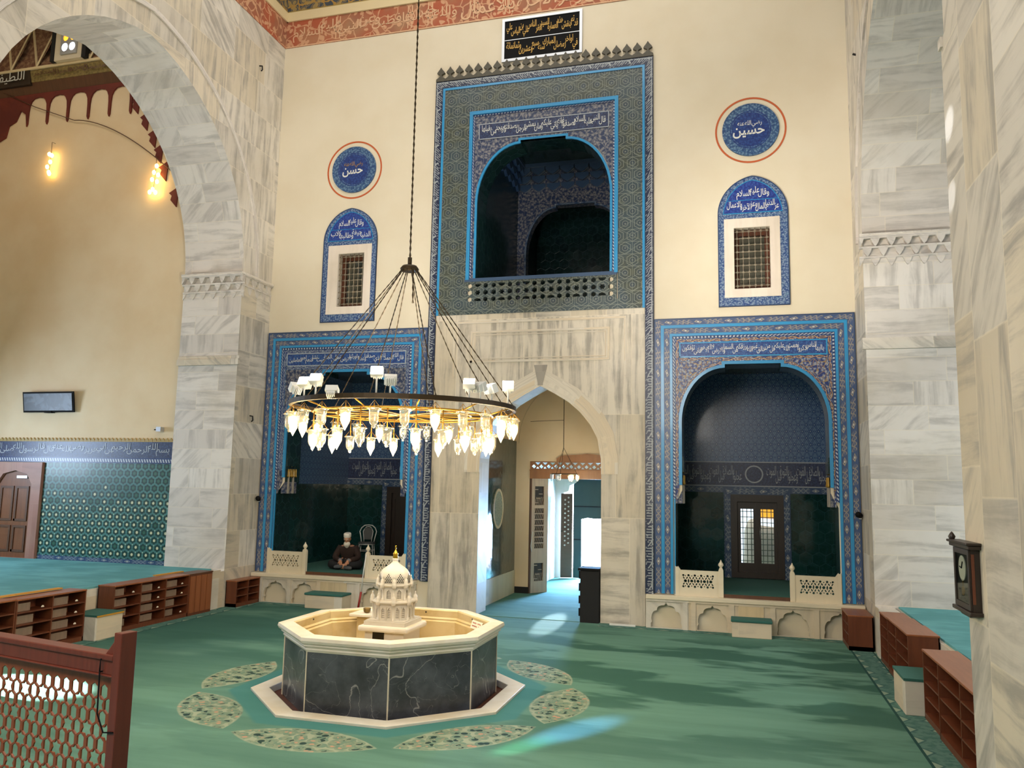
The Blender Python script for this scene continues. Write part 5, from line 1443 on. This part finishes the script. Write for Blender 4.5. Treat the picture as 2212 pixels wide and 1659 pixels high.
MB().box(LF-.35, LF+.01, -2.363, -1.65, .78, .80).build('top_board', 'carved_wood', t)
st = empty('marble_step', (-6.15, -4.65, 0), 'white marble step with green carpet top between the left shoe cabinets', 'step')
MB().box(-6.52, -5.98, -4.95, -4.35, 0, .38).build('block', 'bench_marble', st, bevel=.01)
MB().box(-6.52, -5.965, -4.955, -4.345, .38, .41).build('carpet_cover', 'carpet_edge', st)
MB().box(-5.968, -5.958, -4.95, -4.35, .375, .40).build('brass_edge', 'yellow_strip', st)
tag(MB().box(-6.60, -6.50, -6.9, -5.15, .831, .85).build('carpet_edge_strip', 'yellow_strip'), 'yellow edging strip along the left platform above the shoe cabinets', 'edging strip')
tag(MB().box(-6.62, -6.55, -2.9, -2.1, .801, .82).build('carpet_edge_strip', 'yellow_strip'), 'short yellow edging strip at the far end of the left platform', 'edging strip')
shoe_cabinet('small brown shoe cabinet in the left corner beside the left bench front', 1, -6.03, -1.06, -.20, .54, .25, 2, 3)
shoe_cabinet('small brown shoe cabinet in the right corner beside the right bench front', -1, 5.88, -1.06, -.20, .58, .39, 2, 3)
RX = 6.24
shoe_cabinet('shoe cabinet on the right, first from the back wall', -1, 6.27, -2.52, -1.75, .76, .34, 1, 4)
shoe_cabinet('shoe cabinet on the right, second from the back wall', -1, 6.25, -3.36, -2.53, .79, .36, 1, 4)
shoe_cabinet('shoe cabinet on the right whose bare end panel faces the marble step', -1, 6.22, -4.24, -3.37, .82, .38, 1, 4)
shoe_cabinet('shoe cabinet on the right, just past the small marble step', -1, 6.22, -5.95, -5.12, .80, .38, 1, 4)
shoe_cabinet('shoe cabinet on the right, nearest the viewer beside the clock pier', -1, 6.20, -8.6, -5.96, .82, .40, 3, 4)
st = empty('marble_step', (6.2, -4.7, 0), 'narrow marble step with green top between the right shoe cabinets', 'step')
MB().box(6.02, 6.58, -5.06, -4.34, 0, .40).build('block', 'bench_marble', st, bevel=.008)
MB().box(6.01, 6.58, -5.07, -4.33, .40, .43).build('carpet_cover', 'carpet_edge', st)

# ------------------------------------------------------------------ left eyvan
t = empty('tile_dado', (-10.2, -1.0, .77), 'green star-tile dado with dark inscription band in the left eyvan', 'tile dado')
MB().prism([(-11.32, .86), (-7.82, .86), (-7.82, 2.96), (-11.32, 2.96)], 'y', -1.025, -1.0).build('star_tiles', 'dado_tile', t)
p = MB().prism(rect(-14.6, -7.82, 3.08, 3.44), 'y', -1.03, -1.0).build('inscription_band', 'inscription_navy', t)
lettering('lettering', 'بسم الله الرحمن الرحيم عن ابي هريرة رضي الله عنه قال قال رسول الله صلى الله عليه وسلم', 'y', -13.6, -7.95, 3.13, 3.41, -1.033, 'pale_glaze', p, 0.004, 0.3)
MB().strip([(-14.6, 2.96), (-7.82, 2.96)], 'y', .12, -1.03, -1.0, side=1).build('lower_band', 'rope_band', t)
MB().strip([(-11.32, .77), (-7.82, .77)], 'y', .09, -1.03, -1.0, side=1).build('base_band', 'braid_band_small', t)
m = MB(); x = -14.5
while x < -7.85: m.prism([(x, 3.44), (x+.10, 3.44), (x+.10, 3.47), (x+.05, 3.53), (x, 3.47)], 'y', -1.03, -1.0); x += .105
m.build('crest', 'dull_gold', t)
d = empty('door_3', (-11.95, -1.05, .77), 'panelled wooden door in a reddish marble frame, left eyvan', 'door'); d['kind'] = 'structure'
dh = [(-12.62, .771), (-12.62, 2.45), (-12.45, 2.68), (-12.1, 2.76), (-11.75, 2.68), (-11.60, 2.45), (-11.60, .771)]
MB().prism(rect(-12.9, -11.34, .77, 2.95), 'y', -1.09, -1.0, holes=[dh]).build('door_frame', 'red_marble', d)
MB().prism(rect(-12.62, -11.60, .77, 2.76), 'y', -1.03, -1.0).build('door_leaf', 'door_wood', d)
m = MB()
for x in (-12.52, -12.08): m.strip([(x, 1.6), (x, 2.4), (x+.38, 2.4), (x+.38, 1.6), (x, 1.6)], 'y', .05, -1.05, -1.03, side=-1).strip([(x, .9), (x, 1.5), (x+.38, 1.5), (x+.38, .9), (x, .9)], 'y', .05, -1.05, -1.03, side=-1)
m.build('door_panels', 'carved_wood', d)
MB().box(-12.05, -11.75, -1.08, -1.03, 2.58, 2.64).build('door_closer', 'silver', d)
t = empty('framed_panel', (-11.3, -1.02, 4.1), 'dark framed calligraphy panel tilted forward on the left eyvan wall', 'picture')
up_ = Vector((0, -.16, 1)).normalized()
MB().obox((0, -.09, .25), (1, 0, 0), up_.cross(Vector((1, 0, 0))), up_, .73, .015, .24).box(-.1, .1, -.1, .02, .0, .03).build('frame', 'black', t, local=True)
MB().obox((0, -.11, .25), (1, 0, 0), up_.cross(Vector((1, 0, 0))), up_, .69, .008, .20).build('panel', 'calligraphy_grey', t, local=True)
# painted cornice of the eyvan vault
t = empty('painted_cornice', (-10.5, -1.0, 11.3), 'dark red scalloped painted cornice under the left eyvan vault', 'cornice')
sc = []; x = -7.9; w = .62
bot = []
xs = []
while x > -12.5: xs.append(x); x -= w
for x in xs:
    c = x-w/2; h = 11.66
    bot += [(x-.03, 11.35), (x-.035, h)]
    for k in range(1, 8): a = PI*k/8; bot.append((c+(w/2-.035)*abs(math.cos(a))**.75*(1 if k < 4 else -1), h+.36*math.sin(a)**.85))
    bot += [(x-w+.035, h), (x-w+.03, 11.35), (x-w, 11.28)]
xe = xs[-1]-w
corner = [(xe-.05, 11.6), (xe-.22, 11.72), (xe-.34, 11.45), (xe-.55, 11.35), (xe-.62, 11.05), (xe-.85, 10.95), (xe-.92, 10.6), (xe-1.2, 10.5), (xe-1.2, 12.12)]
MB().prism([(-7.8, 12.12), (-7.8, 11.6), (-7.88, 11.3)]+bot+corner, 'y', -1.04, -1.0).build('scalloped_band', 'maroon_paint', t)
# stepped corner pieces that run down beside the arch
stp = MB()
for cx_, cz_ in ((-9.66, 11.55), (-9.36, 11.1), (-9.1, 10.65), (-8.9, 10.25), (-8.72, 9.8), (-8.38, 9.15)):
    stp.prism([(cx_-.10, cz_+.05), (cx_-.02, cz_-.02), (cx_-.05, cz_-.12), (cx_+.12, cz_-.3), (cx_+.16, cz_+.2)], 'y', -1.03, -1.0)
stp.build('stepped_corner', 'maroon_paint', t)
MB().prism([(-1.0, 12.08), (-1.12, 12.38), (-1.0, 12.38)], 'x', -13.9, -7.8).build('dark_cove', 'carved_wood', t)
ob = MB().prism([(-1.0, 12.36), (-1.13, 12.38), (-1.20, 12.64), (-1.0, 12.66)], 'x', -12.72, -7.8).build('lettered_band', 'olive_band', t)
lettering('lettering', 'الملك القدوس السلام المؤمن المهيمن العزيز الجبار المتكبر', 'y', -12.6, -8.0, 12.42, 12.61, -1.21, 'carved_wood', ob, 0.02, 0.2)
dk = MB().prism([(-1.0, 12.30), (-1.16, 12.32), (-1.22, 12.70), (-1.0, 12.72)], 'x', -14.5, -12.72).build('dark_lettered_band', 'dark_wood', t)
lettering('lettering', 'اللطيف', 'y', -13.85, -12.85, 12.36, 12.67, -1.235, 'white_glaze', dk, 0.0, 0)
MB().box(-14.5, -7.8, -1.24, -1.0, 12.66, 12.72).build('pale_line', 'pale_moulding', t)
# folded triangles above the cornice
m = MB()
for k in range(-1, 9):
    x = -14.1+.8*k
    a, b, c = (x, -1.20, 12.72), (x+.8, -1.20, 12.72), (x+.4, -1.05, 13.9)
    m.face([a, b, c], [(a[0], a[2]), (b[0], b[2]), (c[0], c[2])])
    e2 = (x+1.2, -1.05, 13.9)
    m.face([b, e2, c], [(b[0], b[2]), (e2[0], e2[2]), (c[0], c[2])])
    m.face([a, (x+.4, -1.30, 13.1), c], [(a[0], a[2]), (x+.4, 13.1), (c[0], c[2])])
m.build('folded_triangles', 'brown_relief', t)
m = MB()
for k in range(-1, 9):
    x = -14.1+.8*k
    m.bar((x, -1.22, 12.72), (x+.4, -1.07, 13.9), .04).bar((x+.8, -1.22, 12.72), (x+.4, -1.07, 13.9), .04)
m.build('triangle_edges', 'pale_moulding', t)
w5 = empty('window_5', (-11.45, -1.3, 12.72), 'small white framed window with four round panes in the left eyvan dome', 'window'); w5['kind'] = 'structure'
hs = [ngon(-11.52, 13.27, .080, 16, 0, 1, 1.15), ngon(-11.31, 13.27, .080, 16, 0, 1, 1.15), ngon(-11.53, 13.02, .092, 16, 0, 1, 1.15), ngon(-11.31, 13.02, .092, 16, 0, 1, 1.15)]
MB().prism(rect(-11.86, -11.06, 12.72, 13.9), 'y', -1.34, -1.15).build('surround', 'parapet_marble', w5)
MB().prism(rect(-11.66, -11.18, 12.84, 13.42), 'y', -1.38, -1.32, holes=hs).build('window_frame', 'silver', w5)
MB().prism(rect(-11.99, -11.88, 12.72, 13.7), 'y', -1.34, -1.2).build('dark_strip', 'matt_black', w5)
MB().prism(rect(-11.04, -10.93, 12.72, 13.7), 'y', -1.34, -1.2).build('dark_strip', 'matt_black', w5)
for h, mt in zip(hs, ('amber_glow', 'amber_glow', 'sky_glow_soft', 'sky_glow_soft')):
    MB().prism(h, 'y', -1.36, -1.35).build('pane', mt, w5)
# cable, and small glowing spots modelled as beads on short wires
m = MB()
cb = []
for k in range(25):
    q = k/24; x = -11.36+(3.36)*q; z = 11.27-1.94*q**1.6; cb.append((x, -1.06, z))
m.tube(cb, .012, 5).tube([(-14.0, -1.06, 12.4), (-12.6, -1.06, 11.75), (-11.36, -1.06, 11.27)], .01, 5)
tag(m.build('wall_cable', 'carved_wood'), 'thin brown cable looping across the left eyvan wall', 'cable')
for nm, x0_, z0_, pts, lb in (('a', -11.93, 10.4, ((-.03, .04), (.05, 0), (.02, -.16), (-.06, -.28), (0, -.42), (.02, -.46)), 'string of small glowing spots high on the left eyvan wall, on its left'),
                              ('b', -8.84, 9.75, ((.04, .10), (-.02, -.05), (.10, -.12), (-.06, -.22), (.08, -.28), (-.02, -.46), (-.10, -.52), (.06, -.54)), 'cluster of small glowing spots beside the arch, under the looping cable')):
    t = empty('glow_string', (x0_, -1.1, z0_), lb, 'lamp')
    MB().tube([(0, .1, .36), (0, 0, .35), (.01, 0, 0), (-.02, 0, -.5)], .006, 5).build('wire', 'carved_wood', t, local=True)
    for px_, pz_ in pts: MB().lathe([(0, .06), (.035, .03), (.04, 0), (.03, -.04), (0, -.06)], (px_, -.02, pz_), 8).build('bulb', 'small_glow', t, local=True)
    light('glow_string_light', 'POINT', (x0_, -1.35, z0_-.25), 1.1, WARM, shadow_soft_size=.1)
t = tag(MB().box(-.06, .06, -.14, -.02, -.05, .05).build('wall_spotlight', 'silver'), 'small silver spotlight on the left eyvan wall beside the pier', 'lamp')
t.location = (-8.2, -1.0, 3.72)
MB().tube([(0, 0, 0), (0, -.06, 0)], .015, 6).build('bracket', 'iron', t, local=True)
MB().lathe([(.045, 0), (.05, -.02), (0, -.02)], (-.08, -.1, 0), 10).build('lens', 'black', t, local=True)
# iron hooks in the marble
for p_, lb in (((-6.27, -.55, 4.0), 'small iron hook in the left marble pier'), ((-6.27, -1.0, 12.0), 'dark iron peg high on the left marble pier')):
    tag(MB().tube([(p_[0]-.03, p_[1], p_[2]+.06), (p_[0]+.04, p_[1], p_[2]+.05), (p_[0]+.05, p_[1], p_[2]-.04), (p_[0]+.02, p_[1], p_[2]-.07)], .016, 6).build('iron_hook', 'matt_black'), lb, 'hook')
# ------------------------------------------------------------------ wooden lattice railing, front left
t = empty('lattice_railing', (1.15, -12.6, .9), 'reddish wooden lattice railing with end post, in the left foreground', 'railing', rz=math.radians(-11))
def R_(m, name, mat, bev=0): return m.build(name, mat, t, local=True, bevel=bev)
# local x runs along the rail (negative = towards the left wall), z up from the platform
R_(MB().box(-.02, .035, -.045, .045, 0, .995).prism([(-.115, .86), (-.02, .80), (-.02, .975), (-.045, .94), (-.08, .90)], 'y', -.03, .03), 'end_post', 'rail_wood', .004)
R_(MB().box(-1.95, -.02, -.035, .035, .785, .855).box(-1.95, -.02, -.045, .045, .855, .885).box(-1.95, -.02, -.042, .042, .775, .787), 'top_rail', 'rail_wood', .006)
R_(MB().box(-1.95, -.02, -.03, .03, .0, .08), 'bottom_rail', 'rail_wood')
hs = []; s = .165; rh = s*.866/2
x0_, x1_, z0_, z1_ = -1.95, -.02, .08, .776
def clip_ok(h): return all(x0_+.004 < x < x1_-.004 and z0_+.004 < z < z1_-.004 for x, z in h)
a_ = .148; r = 0; z = z0_+.035
def hexh(x, z): return [(x+dx, z+dz) for dx, dz in ((0, .038), (.026, .021), (.026, -.021), (0, -.038), (-.026, -.021), (-.026, .021))]
while z < z1_+.05:
    x = x0_+.02+(a_/2 if r % 2 else 0)
    while x < x1_+.1:
        for h in (star(x, z, .046, 6, .62, PI/2), hexh(x+a_/2, z), hexh(x+a_/4, z+.433*a_), hexh(x-a_/4, z+.433*a_)):
            if clip_ok(h): hs.append(h)
        x += a_
    r += 1; z += .866*a_
R_(MB().prism(rect(x0_, x1_, z0_, z1_), 'y', -.0045, .0045, holes=hs), 'lattice_panel', 'lattice_wood')
w = MB().tube([(-.10, -.05, .80), (-.10, -.045, .60), (-.04, -.05, .52), (.03, -.05, .53)], .004, 5).tube([(-.10, -.05, .80), (-.10, .05, .80), (-.10, .05, .86), (-.10, -.05, .86), (-.10, -.05, .80)], .004, 5)
R_(w, 'tied_wire', 'black')

# ------------------------------------------------------------------ wall clock on the right pier
t = empty('wall_clock', (5.80, -9.12, 1.75), 'dark wooden pendulum wall clock hanging on the right marble pier', 'clock')
y0, y1, xo, xw = -9.42, -8.87, 5.72, 5.81
MB().box(xo+.03, xw, y0+.05, y1-.05, 1.80, 2.26).build('case', 'dark_wood', t)
MB().box(xo, xw, y0, y1, 2.255, 2.285).box(xo-.015, xw, y0-.015, y1+.015, 2.285, 2.305).build('cornice', 'dark_wood', t, bevel=.006)
MB().box(xo, xw, y0+.02, y1-.02, 1.775, 1.805).prism([(y0+.05, 1.775), (y1-.05, 1.775), (y1-.16, 1.75), (y0+.16, 1.75)], 'x', xo+.03, xw).build('base', 'dark_wood', t, bevel=.006)
dr = MB().prism(rect(y0+.06, y1-.06, 1.81, 2.25), 'x', xo+.015, xo+.03, holes=[rect(y0+.10, y1-.10, 1.85, 2.21)]).build('door', 'dark_wood', t)
MB().prism(rect(y0+.10, y1-.10, 1.85, 2.21), 'x', xo+.02, xo+.024).build('glass', 'pane_glass', dr)
MB().prism(circle(-9.13, 2.10, .095, 24), 'x', xo+.024, xo+.032).build('dial', 'paper', t)
MB().bar((xo+.022, -9.13, 2.10), (xo+.022, -9.16, 2.15), .008).bar((xo+.022, -9.13, 2.10), (xo+.022, -9.07, 2.11), .006).build('hands', 'black', t)
MB().prism(circle(-9.13, 1.93, .035, 16), 'x', xo+.024, xo+.03).bar((xo+.027, -9.13, 1.93), (xo+.027, -9.13, 2.03), .006).build('pendulum', 'brass', t)
MB().box(xo+.05, xw-.06, y0+.044, y0+.052, 1.86, 2.22).build('side_panel', 'cabinet_wood', t)
for y in (y0+.01, y1-.01): pass
o = MB().lathe([(.02, 0), (.028, .02), (.01, .05), (0, .06)], (xo+.02, y1-.02, 2.305), 8).build('corner_knob', 'dark_wood', t)
tag(MB().tube([(6.25, -1.14, 10.6), (6.45, -1.18, 10.5), (6.46, -1.18, 10.15), (6.4, -1.18, 10.0)], .02, 6).build('iron_hook', 'matt_black'), 'dark iron chain hook on the right arch marble', 'hook')

# ------------------------------------------------------------------ metal chair in the left niche
t = empty('metal_chair', (-4.86, 2.62, .69), 'chrome chair with looped back standing behind the seated man', 'chair', rz=math.radians(18))
def Cb(m, name, mat): return m.build(name, mat, t, local=True)
Cb(MB().prism(ngon(0, 0, .215, 20, 0, 1.0, .98), 'z', .43, .47), 'seat', 'seat_grey')
Cb(MB().tube([(.2*math.cos(a*PI/8), .2*math.sin(a*PI/8), .42) for a in range(16)], .011, 6, closed=True), 'seat_ring', 'chrome')
for sx in (-1, 1):
    Cb(MB().tube([(sx*.16, -.15, .42), (sx*.19, -.19, 0)], .012, 6), 'leg', 'chrome')
    Cb(MB().tube([(sx*.16, .16, .42), (sx*.19, .21, 0)], .012, 6), 'leg', 'chrome')
Cb(MB().tube([(-.185, -.18, .26), (.185, -.18, .26)], .008, 5).tube([(-.185, .19, .26), (.185, .19, .26)], .008, 5), 'stretcher', 'chrome')
def loop(w, z1, y): 
    return [(-w*.72, .17, .44), (-w*.85, y*.7+.05, .58), (-w, y, .72), (-w*.8, y+.02, z1-.06), (-w*.45, y+.03, z1), (0, y+.03, z1+.01), (w*.45, y+.03, z1), (w*.8, y+.02, z1-.06), (w, y, .72), (w*.85, y*.7+.05, .58), (w*.72, .17, .44)]
Cb(MB().tube(loop(.21, .87, .21), .013, 7), 'back_loop', 'chrome')
Cb(MB().tube(loop(.125, .83, .20), .009, 6), 'inner_loop', 'chrome')
Cb(MB().prism([(-.10, .52), (.10, .52), (.115, .72), (.08, .81), (-.08, .81), (-.115, .72)], 'y', .20, .225), 'back_pad', 'seat_grey')

# ------------------------------------------------------------------ seated man
def skin(name, nodes, edges, mat, parent=None, sub=2, root=0):
    me = bpy.data.meshes.new(name); me.from_pydata([n[0] for n in nodes], edges, []); me.update()
    o = bpy.data.objects.new(name, me); COL.objects.link(o)
    if parent is not None: o.parent = parent
    sk = o.modifiers.new('skin', 'SKIN'); sk.use_smooth_shade = True
    if not me.skin_vertices: me.skin_vertices.new()
    for i, n in enumerate(nodes):
        r = n[1]; r = r if isinstance(r, tuple) else (r, r)
        me.skin_vertices[0].data[i].radius = r; me.skin_vertices[0].data[i].use_root = (i == root)
    ss_ = o.modifiers.new('smooth', 'SUBSURF'); ss_.levels = sub; ss_.render_levels = sub
    me.materials.append(MATS[mat]); return o
def bake(o):
    dg = bpy.context.evaluated_depsgraph_get(); dg.update()
    me = bpy.data.meshes.new_from_object(o.evaluated_get(dg)); me.name = o.name
    for p in me.polygons: p.use_smooth = True
    o.modifiers.clear(); o.data = me; return o
N = []; E = []
def node(p, r): N.append((p, r)); return len(N)-1
def link(*ids):
    for a, b in zip(ids, ids[1:]): E.append((a, b))
pel = node((0, .10, .12), (.15, .13)); s1 = node((0, .07, .28), (.155, .12)); s2 = node((0, .0, .43), (.16, .115)); nk = node((0, -.05, .52), (.06, .06)); hd0 = node((0, -.075, .57), (.05, .055)); 
link(pel, s1, s2, nk, hd0)
HANDS = []
for sx, wr, hd in ((-1, (-.09, -.30, .20), (-.06, -.375, .17)), (1, (.10, -.31, .20), (.08, -.385, .165))):
    sh = node((sx*.17, -.01, .45), .068); el = node((sx*.27, -.09, .25), .052); w_ = node(wr, .036); h_ = node(hd, (.036, .022))
    link(s2, sh, el, w_, h_)
    kn_ = node((sx*.36, -.20, .12), .075); hp = node((sx*.12, .04, .11), .10); an = node((-sx*.02, -.33, .06+.03*(sx > 0)), .048); ft = node((-sx*.16, -.38, .05+.02*(sx > 0)), (.05, .04))
    link(pel, hp, kn_, an, ft)
    HANDS.append((wr, hd, sx))
man = skin('person', N, E, 'skin')
bake(man)
# head: a shaped ball joined to the body mesh
b = bmesh.new(); b.from_mesh(man.data)
hb = bmesh.new(); bmesh.ops.create_uvsphere(hb, u_segments=32, v_segments=24, radius=1)
for v in hb.verts:
    x, y, z = v.co
    fx = 1.0
    px_, py_, pz_ = x*.076, y*.098, z*.118
    if z < 0: px_ *= 1-.28*(-z); py_ *= 1-.12*(-z)
    if y < -.3:
        nose = math.exp(-((x/.16)**2+((z+.12)/.22)**2)); py_ -= .026*nose
        brow = math.exp(-((z-.16)/.10)**2)*math.exp(-(x/.6)**2); py_ -= .006*brow
        for ex in (-.42, .42): py_ += .010*math.exp(-(((x-ex)/.17)**2+((z-.02)/.10)**2))
        py_ -= .006*math.exp(-((x/.28)**2+((z+.50)/.06)**2)); py_ += .004*math.exp(-((x/.28)**2+((z+.56)/.03)**2))
        py_ -= .010*math.exp(-((x/.3)**2+((z+.85)/.15)**2))
    for ex in (-1, 1):
        ear = math.exp(-(((y-.08)/.16)**2+((z+.02)/.24)**2))*max(0, x*ex)**6; px_ += ex*.018*ear
    v.co = (px_, py_, pz_)
tilt = Matrix.Translation((0, -.10, .665)) @ Matrix.Rotation(math.radians(14), 4, 'X')
HEAD = tilt
bmesh.ops.transform(hb, matrix=tilt, verts=hb.verts)
tm = bpy.data.meshes.new('tmp'); hb.to_mesh(tm); b.from_mesh(tm); bpy.data.meshes.remove(tm)
# fingers
for wr, hd, sx in HANDS:
    wv, hv = Vector(wr), Vector(hd); d = (hv-wv).normalized(); s_ = d.cross(Vector((0, 0, 1))).normalized()
    fm = MB()
    for j, (o_, ln_) in enumerate(((-.026, .060), (-.009, .070), (.009, .066), (.025, .052))):
        p0 = hv+s_*o_; p1 = p0+d*ln_*.5+Vector((0, 0, -.012)); p2 = p1+d*ln_*.25+Vector((0, 0, -.028))
        fm.tube([p0-d*.02, p0, p1, p2], [.009, .0095, .0088, .006], 7)
    th = hv-d*.03-s_*.03*sx; fm.tube([th, th-s_*.02*sx+d*.03-Vector((0, 0, .008)), th-s_*.022*sx+d*.055-Vector((0, 0, .02))], [.011, .011, .008], 7)
    tm = bpy.data.meshes.new('tmp'); tm.from_pydata(fm.v, [], fm.f); b.from_mesh(tm); bpy.data.meshes.remove(tm)
b.to_mesh(man.data); b.free()
for p in man.data.polygons: p.use_smooth = True
tag(man, 'old man in dark clothes, white cap and white beard, sitting cross-legged in the left niche', 'person')
def kid(o): o.parent = man; return o
# coat
CN = [((0, .10, .10), (.175, .15)), ((0, .075, .28), (.172, .135)), ((0, .0, .43), (.195, .135)), ((0, -.03, .505), (.135, .115)), ((0, -.06, .548), (.078, .075))]; CE = [(0, 1), (1, 2), (2, 3), (3, 4)]
for sx, wr in ((-1, (-.105, -.275, .207)), (1, (.115, -.285, .207))):
    i = len(CN); CN += [((sx*.18, -.01, .45), .102), ((sx*.28, -.09, .25), .074), (wr, .052)]; CE += [(2, i), (i, i+1), (i+1, i+2)]
kid(bake(skin('coat', CN, CE, 'brown_coat')))
for sx, wr, hd in ((-1, (-.09, -.30, .20), (-.06, -.375, .17)), (1, (.10, -.31, .20), (.08, -.385, .165))):
    wv, hv = Vector(wr), Vector(hd); d = (hv-wv).normalized()
    kid(MB().tube([wv-d*.03, wv+d*.025], [.047, .043], 10).build('cuff', 'cuff_grey'))
TN = [((0, .09, .11), (.17, .12))]; TE = []
for sx in (-1, 1):
    i = len(TN); TN += [((sx*.13, .04, .115), .118), ((sx*.37, -.20, .115), .095), ((sx*.03, -.325, .068+.03*(sx > 0)), .066)]; TE += [(0, i), (i, i+1), (i+1, i+2)]
kid(bake(skin('trousers', TN, TE, 'black_trousers')))
for sx in (-1, 1):
    kid(bake(skin('sock', [((sx*.0, -.33, .066+.03*(sx > 0)), .053), ((-sx*.09, -.37, .056+.025*(sx > 0)), (.056, .05)), ((-sx*.17, -.385, .05+.02*(sx > 0)), (.05, .04)), ((-sx*.21, -.385, .045+.02*(sx > 0)), (.038, .03))], [(0, 1), (1, 2), (2, 3)], 'grey_socks')))
m = MB().lathe([(.082, .048), (.086, .06), (.084, .120), (.074, .134), (0, .140)], (0, .012, 0), 24, sy=1.18)
o = kid(m.build('cap', 'white_cap')); o.data.transform(HEAD)
bd = bmesh.new(); bmesh.ops.create_uvsphere(bd, u_segments=24, v_segments=16, radius=1)
for v in bd.verts:
    x, y, z = v.co; w_ = 1-.35*max(0, -z)
    v.co = (x*.078*w_, -.052+y*.058*w_, -.112+z*.082)
    v.co += Vector((random.uniform(-1, 1), random.uniform(-1, 1), random.uniform(-1, 1)))*.0025
bm_ = bpy.data.meshes.new('beard'); bd.to_mesh(bm_); bd.free(); bm_.transform(HEAD); bm_.materials.append(MATS['white_beard'])
for p in bm_.polygons: p.use_smooth = True
bo = bpy.data.objects.new('beard', bm_); COL.objects.link(bo); kid(bo)
m = MB()
for ex in (-.033, .033):
    m.lathe([(0, -.006), (.009, 0), (0, .006)], (ex, -.083, .002), 8)
o = kid(m.build('eyes', 'matt_black')); o.data.transform(HEAD)
m = MB()
for ex in (-1, 1): m.tube([(ex*.015, -.102, .022), (ex*.035, -.098, .028), (ex*.055, -.083, .022)], .006, 6)
o = kid(m.build('eyebrows', 'white_beard')); o.data.transform(HEAD)
man.location = (-4.48, .88, .69); man.rotation_euler = (0, 0, math.radians(12))
